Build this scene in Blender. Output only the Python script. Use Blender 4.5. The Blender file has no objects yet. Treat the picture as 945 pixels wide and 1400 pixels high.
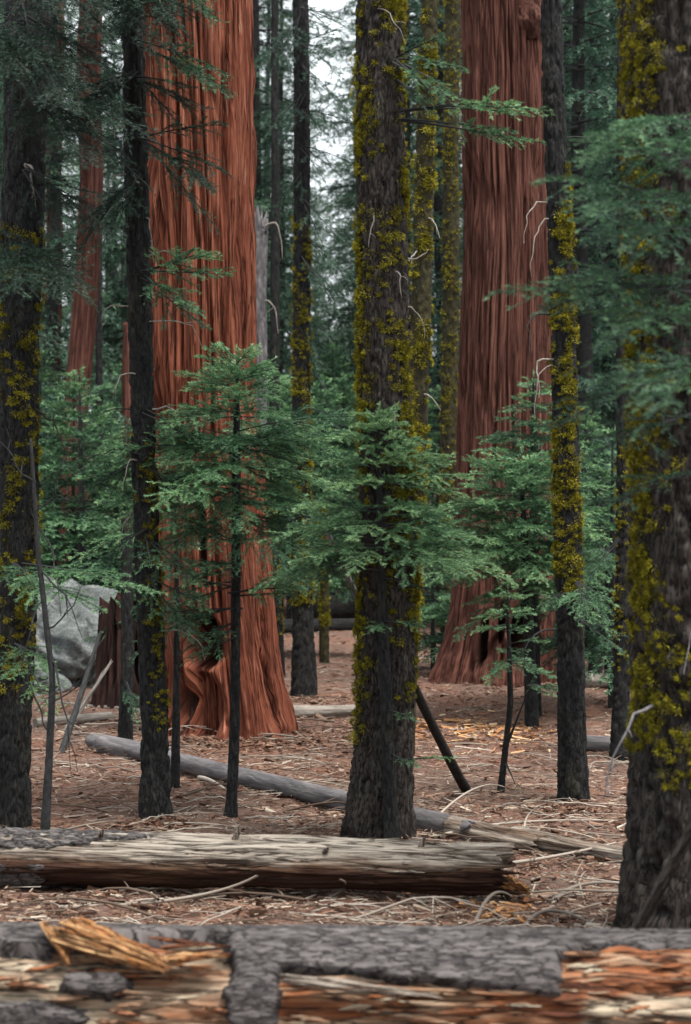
import bpy, math
import numpy as np
RNG = np.random.default_rng(11)
PI = math.pi
C = bpy.context.scene.collection
FPX, HC, HOR, CX = 2722.0, 2.4, 700.0, 472.5      # focal length in photo pixels, eye height, horizon row, centre column

# ------------------------------------------------------------------ noise
def _h(ix, iy, seed):
    h = (ix.astype(np.int64) * 374761393 + iy.astype(np.int64) * 668265263 + seed * 974711) & 0xffffffff
    h = ((h ^ (h >> 13)) * 1274126177) & 0xffffffff
    return ((h ^ (h >> 16)) & 0xffff) / 65535.0
def vn(x, y, seed=0, per=None):
    x = np.asarray(x, float); y = np.asarray(y, float)
    x, y = np.broadcast_arrays(x, y)
    xi = np.floor(x); yi = np.floor(y); fx = x - xi; fy = y - yi
    fx = fx * fx * (3 - 2 * fx); fy = fy * fy * (3 - 2 * fy)
    x1 = xi + 1
    if per: xi = np.mod(xi, per); x1 = np.mod(x1, per)
    a = _h(xi, yi, seed); b = _h(x1, yi, seed); c = _h(xi, yi + 1, seed); d = _h(x1, yi + 1, seed)
    return (a * (1 - fx) + b * fx) * (1 - fy) + (c * (1 - fx) + d * fx) * fy
def fbm(x, y, seed=0, per=None, oct=3):
    s = 0; a = .5; t = 0
    for o in range(oct):
        s = s + a * vn(x * 2 ** o, y * 2 ** o, seed + o * 17, per * 2 ** o if per else None); t += a; a *= .5
    return s / t
def sstep(a, b, x):
    t = np.clip((x - a) / (b - a), 0, 1); return t * t * (3 - 2 * t)
def nrm(v):
    return v / np.maximum(np.linalg.norm(v, axis=-1, keepdims=True), 1e-9)

# ------------------------------------------------------------------ ground
def gz(x, y):
    x = np.asarray(x, float); y = np.asarray(y, float)
    r = np.maximum(0, y - 42)
    rise = 9.0 * (1 - np.exp(-(r / 75.0) ** 1.6))
    left = 1.3 * sstep(1.6, 7.0, -x - .03 * y) * sstep(24, 36, y)
    bump = (fbm(x * .55, y * .55, 3) - .5) * .16 + (fbm(x * 2.3 + 9, y * 2.3, 5) - .5) * .05
    mound = 0
    for mx, my, ma, mr in ((-1.25, 21.2, .12, 1.5), (1.95, 26.2, .22, 1.6), (.25, 14.2, .07, .6), (1.9, 10.8, .08, .9), (-1.48, 15.4, .04, .4), (1.84, 16.1, .04, .4)):
        mound = mound + ma * np.exp(-((x - mx) ** 2 + (y - my) ** 2) / (mr * mr))
    return rise + left + bump * sstep(3, 12, y) + mound
def at(px, py):
    ds = np.arange(5., 125., .02)
    hit = HC - (py - HOR) / FPX * ds <= gz((px - CX) / FPX * ds, ds)
    d = float(ds[np.argmax(hit)])
    return np.array([(px - CX) / FPX * d, d, float(gz((px - CX) / FPX * d, d))])
def P(px, py, d):
    return np.array([(px - CX) / FPX * d, d, HC - (py - HOR) / FPX * d])

# ------------------------------------------------------------------ mesh building
def build_mesh(name, verts, quads=None, tris=None, mats=(), mi_q=None, mi_t=None, smooth=True, attrs=None, vattrs=None):
    me = bpy.data.meshes.new(name)
    quads = np.zeros((0, 4), np.int32) if quads is None else np.asarray(quads, np.int32).reshape(-1, 4)
    tris = np.zeros((0, 3), np.int32) if tris is None else np.asarray(tris, np.int32).reshape(-1, 3)
    nq, nt = len(quads), len(tris)
    me.vertices.add(len(verts)); me.vertices.foreach_set('co', np.asarray(verts, np.float32).ravel())
    me.loops.add(nq * 4 + nt * 3)
    me.loops.foreach_set('vertex_index', np.concatenate([quads.ravel(), tris.ravel()]).astype(np.int32))
    me.polygons.add(nq + nt)
    st = np.concatenate([np.arange(nq) * 4, nq * 4 + np.arange(nt) * 3]).astype(np.int32)
    me.polygons.foreach_set('loop_start', st)
    mi = np.zeros(nq + nt, np.int32)
    if mi_q is not None: mi[:nq] = mi_q
    if mi_t is not None: mi[nq:] = mi_t
    for m in mats: me.materials.append(m)
    me.polygons.foreach_set('material_index', mi)
    sm = np.zeros(nq + nt, bool); sm[:] = smooth
    me.polygons.foreach_set('use_smooth', sm)
    for k, v in (attrs or {}).items():
        a = me.attributes.new(k, 'FLOAT', 'POINT'); a.data.foreach_set('value', np.asarray(v, np.float32).ravel())
    for k, v in (vattrs or {}).items():
        a = me.attributes.new(k, 'FLOAT_VECTOR', 'POINT'); a.data.foreach_set('vector', np.asarray(v, np.float32).ravel())
    me.update(calc_edges=True)
    return me
def link(name, me, root=None):
    o = bpy.data.objects.new(name, me); C.objects.link(o)
    if root is not None: o.parent = root
    return o
def tag(o, label=None, cat=None, group=None, kind=None):
    if label: o['label'] = label
    if cat: o['category'] = cat
    if group: o['group'] = group
    if kind: o['kind'] = kind
    return o
def thing(name, loc, label, cat, group=None):
    o = bpy.data.objects.new(name, None); C.objects.link(o)
    o.location = [float(v) for v in loc]; o.empty_display_size = .2
    return tag(o, label, cat, group)
def copy_tree(root):
    r = root.copy(); C.objects.link(r)
    for ch in list(root.children):
        c = ch.copy(); C.objects.link(c); c.parent = r
        for g in list(ch.children):
            d = g.copy(); C.objects.link(d); d.parent = c
    return r
class Acc:                                             # gathers quads / tris with an optional tint and material slot
    def __init__(s): s.v = []; s.q = []; s.t = []; s.mq = []; s.mt = []; s.a = []; s.n = 0
    def add(s, v, q=None, t=None, m=0, tint=.5):
        v = np.asarray(v, float).reshape(-1, 3)
        if len(v) == 0: return
        s.v.append(v); s.a.append(np.broadcast_to(np.asarray(tint, float), (len(v),)))
        if q is not None: s.q.append(np.asarray(q) + s.n); s.mq.append(np.full(len(q), m))
        if t is not None: s.t.append(np.asarray(t) + s.n); s.mt.append(np.full(len(t), m))
        s.n += len(v)
    def mesh(s, name, mats, loc=(0, 0, 0), smooth=True):
        v = np.concatenate(s.v) - np.asarray(loc, float)
        return build_mesh(name, v, np.concatenate(s.q) if s.q else None, np.concatenate(s.t) if s.t else None, mats,
                          np.concatenate(s.mq) if s.mq else None, np.concatenate(s.mt) if s.mt else None, smooth,
                          {'tint': np.concatenate(s.a)})

def tube(pts, rad, sides=6, cap=True):
    """swept tube through points (n,3) with radii (n,): verts, quads"""
    pts = np.asarray(pts, float); rad = np.asarray(rad, float); n = len(pts)
    tan = nrm(np.gradient(pts, axis=0))
    ref = np.where(np.abs(tan[:, 2:3]) > .9, np.array([[1., 0, 0]]), np.array([[0, 0, 1.]]))
    ref[:] = ref[0]
    b = nrm(np.cross(tan, ref)); c = np.cross(b, tan)
    th = np.arange(sides) / sides * 2 * PI
    v = pts[:, None] + rad[:, None, None] * (np.cos(th)[None, :, None] * b[:, None] + np.sin(th)[None, :, None] * c[:, None])
    i = np.arange(n - 1)[:, None] * sides; j = np.arange(sides)[None]; k = (j + 1) % sides
    q = np.stack([i + j, i + k, i + sides + k, i + sides + j], -1).reshape(-1, 4)
    return v.reshape(-1, 3), q
def bez(p0, p1, p2, n=8):
    t = np.linspace(0, 1, n)[:, None]
    p0, p1, p2 = map(lambda a: np.asarray(a, float), (p0, p1, p2))
    return p0 * (1 - t) ** 2 + 2 * p1 * t * (1 - t) + p2 * t ** 2

# ------------------------------------------------------------------ materials
def mat(name):
    m = bpy.data.materials.new(name); m.use_nodes = True
    nt = m.node_tree; nt.nodes.clear()
    return m, nt
def N(nt, typ, **kw):
    n = nt.nodes.new(typ)
    for k, v in kw.items():
        if k.startswith('i_'):
            key = k[2:]; n.inputs[int(key) if key.isdigit() else key.replace('_', ' ')].default_value = v
        else: setattr(n, k, v)
    return n
def ramp(nt, fac, stops):
    r = N(nt, 'ShaderNodeValToRGB')
    while len(r.color_ramp.elements) < len(stops): r.color_ramp.elements.new(.5)
    for e, (p, c) in zip(r.color_ramp.elements, stops): e.position = p; e.color = (*c, 1)
    nt.links.new(fac, r.inputs[0]); return r.outputs[0]
def noise(nt, vec, scale, detail=4, rough=.55, dist=0.):
    n = N(nt, 'ShaderNodeTexNoise'); n.inputs['Scale'].default_value = scale; n.inputs['Detail'].default_value = detail
    n.inputs['Roughness'].default_value = rough; n.inputs['Distortion'].default_value = dist
    nt.links.new(vec, n.inputs['Vector']); return n.outputs[0]
def mapping(nt, vec, sc):
    n = N(nt, 'ShaderNodeMapping'); n.inputs['Scale'].default_value = sc; nt.links.new(vec, n.inputs[0]); return n.outputs[0]
def mix(nt, fac, a, b, typ='MIX'):
    n = N(nt, 'ShaderNodeMix', data_type='RGBA', blend_type=typ)
    for s, v in ((0, fac), (6, a), (7, b)):
        if hasattr(v, 'links'): nt.links.new(v, n.inputs[s])
        else: n.inputs[s].default_value = v if s == 0 else (*v, 1)
    return n.outputs[2]
def math_(nt, op, a, b=None):
    n = N(nt, 'ShaderNodeMath', operation=op)
    for s, v in ((0, a), (1, b)):
        if v is None: continue
        if hasattr(v, 'links'): nt.links.new(v, n.inputs[s])
        else: n.inputs[s].default_value = v
    return n.outputs[0]
def finish(nt, col, rough=.9, bump=None, bstr=.5, bdist=.02, spec=.25):
    p = N(nt, 'ShaderNodeBsdfPrincipled'); o = N(nt, 'ShaderNodeOutputMaterial')
    p.inputs['Roughness'].default_value = rough; p.inputs['Specular IOR Level'].default_value = spec
    if hasattr(col, 'links'): nt.links.new(col, p.inputs['Base Color'])
    else: p.inputs['Base Color'].default_value = (*col, 1)
    if bump is not None:
        b = N(nt, 'ShaderNodeBump'); b.inputs['Strength'].default_value = bstr; b.inputs['Distance'].default_value = bdist
        nt.links.new(bump, b.inputs['Height']); nt.links.new(b.outputs[0], p.inputs['Normal'])
    nt.links.new(p.outputs[0], o.inputs[0]); return p, o
def attr(nt, name, out='Fac'):
    return N(nt, 'ShaderNodeAttribute', attribute_name=name).outputs[out]

def cells(nt, tc, sc, warp=.6):
    """interlocking plates: distance to the nearest crack, and a random value per plate"""
    v = mapping(nt, tc, sc); n = N(nt, 'ShaderNodeTexNoise'); n.inputs['Scale'].default_value = 1.3; n.inputs['Detail'].default_value = 4; nt.links.new(v, n.inputs['Vector'])
    ad = N(nt, 'ShaderNodeVectorMath', operation='MULTIPLY_ADD'); nt.links.new(n.outputs['Color'], ad.inputs[0]); ad.inputs[1].default_value = (warp * 2,) * 3; nt.links.new(v, ad.inputs[2])
    e = N(nt, 'ShaderNodeTexVoronoi', feature='DISTANCE_TO_EDGE'); e.inputs['Scale'].default_value = 1; nt.links.new(ad.outputs[0], e.inputs['Vector'])
    f = N(nt, 'ShaderNodeTexVoronoi', feature='F1'); f.inputs['Scale'].default_value = 1; nt.links.new(ad.outputs[0], f.inputs['Vector'])
    sp = N(nt, 'ShaderNodeSeparateColor'); nt.links.new(f.outputs['Color'], sp.inputs[0])
    return e.outputs['Distance'], sp.outputs[0]
def bark_mat(name, dark, mid, light, sx=18., sz=5., patch=None, patch_amt=.5, bd=.02, plate=None):
    m, nt = mat(name); tc = attr(nt, 'tc', 'Vector')
    a = noise(nt, mapping(nt, tc, (sx, sx, sz)), 1, 6, .65, .4)
    big = noise(nt, mapping(nt, tc, (2.2, 2.2, .8)), 1, 3)
    fine = noise(nt, mapping(nt, tc, (sx * 4, sx * 4, sz * 3)), 1, 4)
    col = ramp(nt, a, [(.3, dark), (.52, mid), (.75, light)])
    col = mix(nt, ramp(nt, big, [(.35, (0, 0, 0)), (.65, (1, 1, 1))]), mix(nt, .45, col, dark), col)
    if patch is not None:
        pn = noise(nt, mapping(nt, tc, (6, 6, 3.4)), 1, 6, .7)
        col = mix(nt, math_(nt, 'MULTIPLY', ramp(nt, pn, [(.55, (0, 0, 0)), (.66, (1, 1, 1))]), patch_amt), col, patch)
    h = math_(nt, 'ADD', a, math_(nt, 'MULTIPLY', fine, .4))
    if plate:
        ed, cv = cells(nt, tc, plate, 1.0)
        crack = ramp(nt, ed, [(.0, (.15, .15, .15)), (.11, (1, 1, 1))])
        col = mix(nt, .35, col, mix(nt, cv, dark, light))
        col = mix(nt, crack, tuple(c * .5 for c in dark), col)
        h = math_(nt, 'ADD', math_(nt, 'MULTIPLY', crack, 1.2), math_(nt, 'MULTIPLY', h, .6))
    col = mix(nt, attr(nt, 'char'), col, (.012, .011, .011))
    finish(nt, col, .92, h, .7, bd, .2)
    return m
M = {}
M['fir_bark'] = bark_mat('fir_bark', (.011, .009, .008), (.034, .028, .025), (.095, .080, .072), 16, 7, (.10, .105, .085), .35, plate=(40, 40, 8))
M['dark_bark'] = bark_mat('dark_bark', (.008, .009, .010), (.021, .021, .022), (.05, .048, .047), 18, 7, (.07, .062, .02), .35, plate=(48, 48, 11))
M['olive_bark'] = bark_mat('olive_bark', (.013, .012, .009), (.035, .031, .015), (.085, .072, .022), 20, 14)
M['gray_bark'] = bark_mat('gray_bark', (.06, .055, .06), (.15, .14, .145), (.27, .25, .255), 18, 3)
M['log_bark'] = bark_mat('log_bark', (.03, .027, .028), (.10, .09, .09), (.20, .18, .175), 14, 9, bd=.03, plate=(46, 46, 8))
M['dead_wood'] = bark_mat('dead_wood', (.13, .115, .10), (.28, .25, .22), (.46, .42, .37), 40, 6)
M['stem_bark'] = bark_mat('stem_bark', (.016, .017, .019), (.036, .036, .037), (.075, .072, .07), 40, 15)

def seq_mat(name, dark, mid, light, pale):
    m, nt = mat(name); tc = attr(nt, 'tc', 'Vector')
    a = noise(nt, mapping(nt, tc, (18, 18, .5)), 1, 6, .7, .1)
    ln_ = noise(nt, mapping(nt, tc, (26, 26, .55)), 1, 4, .6, .15); ck = math_(nt, 'ABSOLUTE', math_(nt, 'SUBTRACT', ln_, .5)); line = ramp(nt, ck, [(.0, (1, 1, 1)), (.028, (0, 0, 0))])
    fib = noise(nt, mapping(nt, tc, (60, 60, 1.6)), 1, 5, .7)
    big = noise(nt, mapping(nt, tc, (1.5, 1.5, .35)), 1, 4)
    col = ramp(nt, a, [(.28, dark), (.5, mid), (.74, light)])
    col = mix(nt, ramp(nt, fib, [(.36, (.8, .8, .8)), (.56, (0, 0, 0))]), col, dark)
    col = mix(nt, math_(nt, 'MULTIPLY', ramp(nt, fib, [(.58, (0, 0, 0)), (.7, (1, 1, 1))]), math_(nt, 'MULTIPLY', ramp(nt, big, [(.45, (0, 0, 0)), (.65, (1, 1, 1))]), .6)), col, pale)
    col = mix(nt, math_(nt, 'MULTIPLY', line, .8), col, tuple(c * .45 for c in dark))
    col = mix(nt, attr(nt, 'char'), col, (.012, .010, .010))
    finish(nt, col, .95, math_(nt, 'SUBTRACT', math_(nt, 'ADD', math_(nt, 'MULTIPLY', a, .9), fib), math_(nt, 'MULTIPLY', line, .6)), .9, .035, .15)
    return m
M['red_bark'] = seq_mat('red_bark', (.075, .022, .014), (.25, .078, .045), (.43, .17, .10), (.52, .33, .25))
M['brown_bark'] = seq_mat('brown_bark', (.038, .015, .011), (.145, .058, .043), (.26, .118, .09), (.34, .20, .17))

def wood_mat(name, pale, mid, warm, brown, cell=(22, 22, 2.6), cvar=.45, sp=.5, gr=.75):
    m, nt = mat(name); tc = attr(nt, 'tc', 'Vector'); t = attr(nt, 'tint')
    g = noise(nt, mapping(nt, tc, (26, 26, 1.6)), 1, 6, .65, .5)
    blot = noise(nt, mapping(nt, tc, (6, 6, 1.6)), 1, 5, .65)
    crack = noise(nt, mapping(nt, tc, (60, 60, 4)), 1, 5, .6)
    s = math_(nt, 'ADD', t, math_(nt, 'MULTIPLY', math_(nt, 'SUBTRACT', blot, .5), 1.5))
    ed, cv = cells(nt, tc, cell, .6)
    s = math_(nt, 'ADD', s, math_(nt, 'MULTIPLY', math_(nt, 'SUBTRACT', cv, .5), cvar))
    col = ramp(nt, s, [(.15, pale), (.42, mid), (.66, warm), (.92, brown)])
    split = ramp(nt, ed, [(.0, (0, 0, 0)), (.07, (1, 1, 1))])
    col = mix(nt, ramp(nt, g, [(.34, (gr, gr, gr)), (.50, (0, 0, 0))]), col, brown)
    col = mix(nt, ramp(nt, crack, [(.34, (.8, .8, .8)), (.45, (0, 0, 0))]), col, (.03, .018, .012))
    col = mix(nt, math_(nt, 'MULTIPLY', math_(nt, 'SUBTRACT', 1., split), sp), col, (.025, .014, .010))
    finish(nt, col, .85, math_(nt, 'ADD', math_(nt, 'ADD', g, math_(nt, 'MULTIPLY', crack, .5)), math_(nt, 'ADD', split, math_(nt, 'MULTIPLY', cv, .5))), .9, .025, .2)
    return m
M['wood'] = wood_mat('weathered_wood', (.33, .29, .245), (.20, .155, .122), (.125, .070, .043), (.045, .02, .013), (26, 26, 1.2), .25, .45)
M['rotten'] = wood_mat('rotten_wood', (.42, .35, .26), (.33, .215, .14), (.28, .105, .045), (.085, .03, .017), (24, 24, 2.6), .34, .85, .6)
M['orange_wood'] = wood_mat('split_wood', (.46, .28, .14), (.37, .165, .06), (.26, .10, .033), (.15, .05, .022), (40, 40, 2), .4)

def leaf_mat(name, stops):
    m, nt = mat(name); t = attr(nt, 'tint')
    col = ramp(nt, t, stops)
    oi = N(nt, 'ShaderNodeObjectInfo').outputs['Random']
    hs = N(nt, 'ShaderNodeHueSaturation'); nt.links.new(col, hs.inputs['Color'])
    nt.links.new(math_(nt, 'ADD', .82, math_(nt, 'MULTIPLY', oi, .36)), hs.inputs['Value'])
    p = N(nt, 'ShaderNodeBsdfPrincipled'); p.inputs['Roughness'].default_value = .55; p.inputs['Specular IOR Level'].default_value = .35
    nt.links.new(hs.outputs[0], p.inputs['Base Color'])
    tr = N(nt, 'ShaderNodeBsdfTranslucent'); nt.links.new(hs.outputs[0], tr.inputs[0])
    ms = N(nt, 'ShaderNodeMixShader'); ms.inputs[0].default_value = .28
    nt.links.new(p.outputs[0], ms.inputs[1]); nt.links.new(tr.outputs[0], ms.inputs[2])
    o = N(nt, 'ShaderNodeOutputMaterial'); nt.links.new(ms.outputs[0], o.inputs[0]); return m
M['needles'] = leaf_mat('fir_needles', [(0, (.014, .036, .022)), (.4, (.038, .095, .052)), (.75, (.13, .265, .125)), (1, (.28, .44, .20))])
M['far_needles'] = leaf_mat('hazy_fir_needles', [(0, (.016, .040, .028)), (.5, (.046, .104, .068)), (1, (.13, .225, .13))])  # bluish needle colour stands in for hazy light on the background trees
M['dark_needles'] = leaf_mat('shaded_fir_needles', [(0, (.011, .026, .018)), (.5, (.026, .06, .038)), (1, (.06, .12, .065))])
def plain_tint(name, stops, rough=.9, translucent=0):
    m, nt = mat(name); finish(nt, ramp(nt, attr(nt, 'tint'), stops), rough, spec=.15); return m
M['moss'] = plain_tint('wolf_lichen', [(0, (.045, .040, .006)), (.4, (.14, .124, .011)), (.75, (.31, .272, .022)), (1, (.48, .43, .05))])
M['litter'] = plain_tint('forest_litter', [(0, (.035, .018, .013)), (.3, (.12, .062, .042)), (.6, (.20, .115, .08)), (.85, (.30, .22, .165)), (1, (.42, .36, .29))])
M['chips'] = plain_tint('wood_chips', [(0, (.20, .08, .035)), (.5, (.42, .21, .09)), (1, (.60, .44, .27))])
M['pale_twig'] = plain_tint('pale_twig', [(0, (.12, .10, .085)), (.5, (.25, .21, .175)), (1, (.42, .37, .32))])
M['brown_twig'] = plain_tint('brown_twig', [(0, (.05, .035, .028)), (.5, (.11, .078, .06)), (1, (.18, .135, .105))])
M['needle_twig'] = plain_tint('small_twig', [(0, (.03, .026, .02)), (1, (.08, .07, .055))])

def ground_mat():
    m, nt = mat('forest_duff')
    g = N(nt, 'ShaderNodeNewGeometry').outputs['Position']
    big = noise(nt, g, .45, 5, .6); mid = noise(nt, g, 2.6, 6, .65); fine = noise(nt, g, 22, 6, .75)
    streak = noise(nt, mapping(nt, g, (9, 26, 9)), 1, 5, .7, 1.2)
    col = ramp(nt, fine, [(.34, (.04, .023, .018)), (.47, (.16, .092, .072)), (.58, (.27, .17, .135)), (.72, (.44, .34, .285))])
    col = mix(nt, ramp(nt, mid, [(.42, (0, 0, 0)), (.62, (.8, .8, .8))]), col, (.24, .115, .078))
    col = mix(nt, ramp(nt, big, [(.42, (0, 0, 0)), (.62, (.65, .65, .65))]), col, (.16, .115, .095))
    col = mix(nt, ramp(nt, streak, [(.60, (0, 0, 0)), (.70, (.7, .7, .7))]), col, (.33, .25, .19))
    col = mix(nt, ramp(nt, streak, [(.28, (.7, .7, .7)), (.38, (0, 0, 0))]), col, (.03, .018, .014))  # shade of small hollows in the duff, put into the colour
    finish(nt, col, .95, math_(nt, 'ADD', math_(nt, 'ADD', fine, mid), streak), .9, .05, .1)
    return m
M['ground'] = ground_mat()
def rock_mat():
    m, nt = mat('granite'); g = N(nt, 'ShaderNodeNewGeometry').outputs['Position']
    a = noise(nt, g, 4, 8, .75); b = noise(nt, g, 1.6, 6, .7); c = noise(nt, g, 38, 3, .6)
    col = ramp(nt, a, [(.34, (.045, .052, .053)), (.5, (.14, .155, .155)), (.66, (.27, .285, .28))])
    col = mix(nt, ramp(nt, b, [(.5, (0, 0, 0)), (.66, (.8, .8, .8))]), col, (.055, .06, .055))
    col = mix(nt, ramp(nt, c, [(.36, (.7, .7, .7)), (.48, (0, 0, 0))]), col, (.05, .05, .052)); col = mix(nt, ramp(nt, a, [(.62, (0, 0, 0)), (.7, (.6, .6, .6))]), col, (.13, .085, .06))
    finish(nt, col, .88, math_(nt, 'ADD', a, b), .9, .09); return m
M['rock'] = rock_mat()

# ------------------------------------------------------------------ trunks
class Spine:
    def __init__(s, d, pts, rise=16., dy=0., root=None, flare=True):
        """pts: (px, py, width px) from the top of the picture down to the base, all at distance d"""
        pts = sorted(pts, key=lambda p: p[1])
        z = np.array([HC - (p[1] - HOR) / FPX * d for p in pts])[::-1]
        x = np.array([(p[0] - CX) / FPX * d for p in pts])[::-1]
        r = np.array([p[2] / 2 / FPX * d for p in pts])[::-1]
        s.base = np.array([x[0], d, float(gz(x[0], d))])
        if rise > z[-1] + .5:                          # carry the trunk on above the picture
            sl = (x[-1] - x[-2]) / max(.3, z[-1] - z[-2])
            top = rise
            z = np.append(z, top); x = np.append(x, x[-1] + sl * .6 * (top - z[-2])); r = np.append(r, max(.03, r[-1] * .55))
        z = np.insert(z, 0, min(z[0] - .35, s.base[2] - .35)); x = np.insert(x, 0, x[0]); r = np.insert(r, 0, r[0] * 1.06)
        s.z, s.x, s.r, s.d = z, x, r, d
        s.r0 = float(np.median(r[1:-1])) if len(r) > 2 else r[0]
        s.off = RNG.uniform(0, 50); s.w = .5 if s.r0 < .3 else .12
        # smooth the polyline a little
        zz = np.linspace(z[0], z[-1], 400); k = 9
        def sm(a):
            v = np.interp(zz, z, a); p = np.pad(v, k, mode='edge'); return np.convolve(p, np.ones(2 * k + 1) / (2 * k + 1), 'valid')
        s.zz, s.xx, s.rr = zz, sm(x), sm(r)
    def c(s, z):
        z = np.asarray(z, float)
        wob = (vn(z * .5, s.off, 8) - .5) * s.w * s.r0
        return np.stack([np.interp(z, s.zz, s.xx) + wob, s.d + (vn(z * .35 + 7, s.off, 9) - .5) * s.w * s.r0, z], -1)
    def rad(s, z): return np.interp(z, s.zz, s.rr)
    def surf(s, phi, z, out=0.):                       # phi = 0 faces the camera
        c = s.c(z); r = s.rad(z) + out
        return c + np.stack([np.sin(phi) * r, -np.cos(phi) * r, np.zeros_like(np.asarray(z, float) + phi)], -1)
def fir_disp(cell=.055, amp=.016):
    def f(th, z, sp):
        K = max(5, int(round(2 * PI * sp.r0 / cell))); sd = int(sp.off * 10)
        u = th / (2 * PI) * K; v = z / (cell * 2.6)
        w = fbm(u * .5, v * .5, sd, None, 2)
        n = vn(u, v + w * 1.5, sd + 1, K); n2 = vn(u * 2, v * 2.2 + w, sd + 2, K * 2); n3 = fbm(u * 4, v * 5, sd + 3, K * 4, 2)
        fur = sstep(0, .22, np.abs(n - .5)); f2 = sstep(0, .3, np.abs(n2 - .5))
        big = vn(u * .22, v * .12, sd + 5, max(1, int(K * .22)))
        return amp * (fur - .6) + amp * .45 * (f2 - .6) + amp * .5 * (n3 - .5), None
    return f
def seq_disp(cell=.11, amp=.05, lobes=0., lobe_h=2.5, dents=()):
    def f(th, z, sp):
        K = max(8, int(round(2 * PI * sp.r0 / cell))); sd = int(sp.off * 10)
        u = th / (2 * PI) * K
        warp = (fbm(u * .25, z * .22, sd + 9, None, 2) - .5) * 1.2 + (vn(u * .9, z * .8, sd + 4) - .5) * .35
        n = vn(u + warp, z / 2.6, sd + 1); n2 = vn((u + warp) * 2.3, z / 1.5, sd + 2); n3 = fbm((u + warp) * 5, z / .7, sd + 3, None, 3)
        fur = sstep(0, .15, np.abs(n - .5)); f2 = sstep(0, .2, np.abs(n2 - .5))
        dr = amp * (fur - .7) * (.5 + .9 * vn(u * .5, z * .4, sd + 15)) + amp * .55 * (f2 - .6) + amp * .8 * (n3 - .5)
        dr = dr + sp.r0 * .05 * (vn(th / (2 * PI) * 5, z * .12, sd + 6, 5) - .5)
        h = z - sp.base[2]
        if lobes: dr = dr + lobes * sp.r0 * np.exp(-np.maximum(h, 0) / lobe_h) * (fbm(th / (2 * PI) * 7, h * .12, sd + 7, 7, 2) - .5) * 2
        if lobes: dr = dr + sp.r0 * .16 * np.exp(-np.maximum(h, 0) / .75) * (fbm(u * .55, z * 2.6, sd + 21, None, 4) - .5) * 2
        ch = np.zeros_like(dr)
        for (ph, hz, wp, wz, dep, char) in dents:
            a = (th - ph + PI) % (2 * PI) - PI
            e = np.sqrt((a / wp) ** 2 + ((h - hz) / wz) ** 2) + (fbm(u * .6, z * 2.2, sd + 12, None, 3) - .5) * .55
            k = 1 - sstep(.65, 1.05, e)
            dr = dr - dep * k; ch = np.maximum(ch, k * char)
        return dr, ch
    return f
def trunk(name, sp, root, m, disp, nseg=96, dz=.02, zfine=None, attr_off=0., ztop=None, broken=False):
    zt = sp.z[-1] if ztop is None else ztop
    zfine = min(zt, zfine if zfine else HC + HOR / FPX * sp.d + .3)
    z = np.arange(sp.z[0], zfine, dz)
    if zt > zfine + .2: z = np.concatenate([z, np.linspace(zfine, zt, 14)])
    th = np.arange(nseg) / nseg * 2 * PI
    T, Z = np.meshgrid(th, z)
    dr, ch = disp(T, Z, sp)
    c = sp.c(z); r = sp.rad(z)[:, None] + dr
    v = np.stack([c[:, 0:1] + np.sin(T) * r, c[:, 1:2] - np.cos(T) * r, Z + (0 if not broken else (vn(T * 3, T * 0, 4) - .5) * .5 * sstep(zt - .25, zt, Z))], -1).reshape(-1, 3)
    tc = np.stack([np.sin(T) * sp.r0 + sp.off, np.cos(T) * sp.r0, Z], -1).reshape(-1, 3)
    i = np.arange(len(z) - 1)[:, None] * nseg; j = np.arange(nseg)[None]; k = (j + 1) % nseg
    q = np.stack([i + j, i + k, i + nseg + k, i + nseg + j], -1).reshape(-1, 4)
    tris = None
    v = np.concatenate([v, c[-1:] + [0, 0, -.1 if broken else .02]]); tc = np.concatenate([tc, [[sp.off, 0, zt]]])
    b = (len(z) - 1) * nseg; jj = np.arange(nseg)
    tris = np.stack([b + jj, b + (jj + 1) % nseg, np.full(nseg, len(v) - 1)], -1)
    ch = np.zeros(T.shape) if ch is None else ch
    me = build_mesh(name, v - np.asarray(root.location), q, tris, [m], attrs={'char': np.append(ch.ravel(), 0)}, vattrs={'tc': tc})
    return link(name, me, root)

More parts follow.
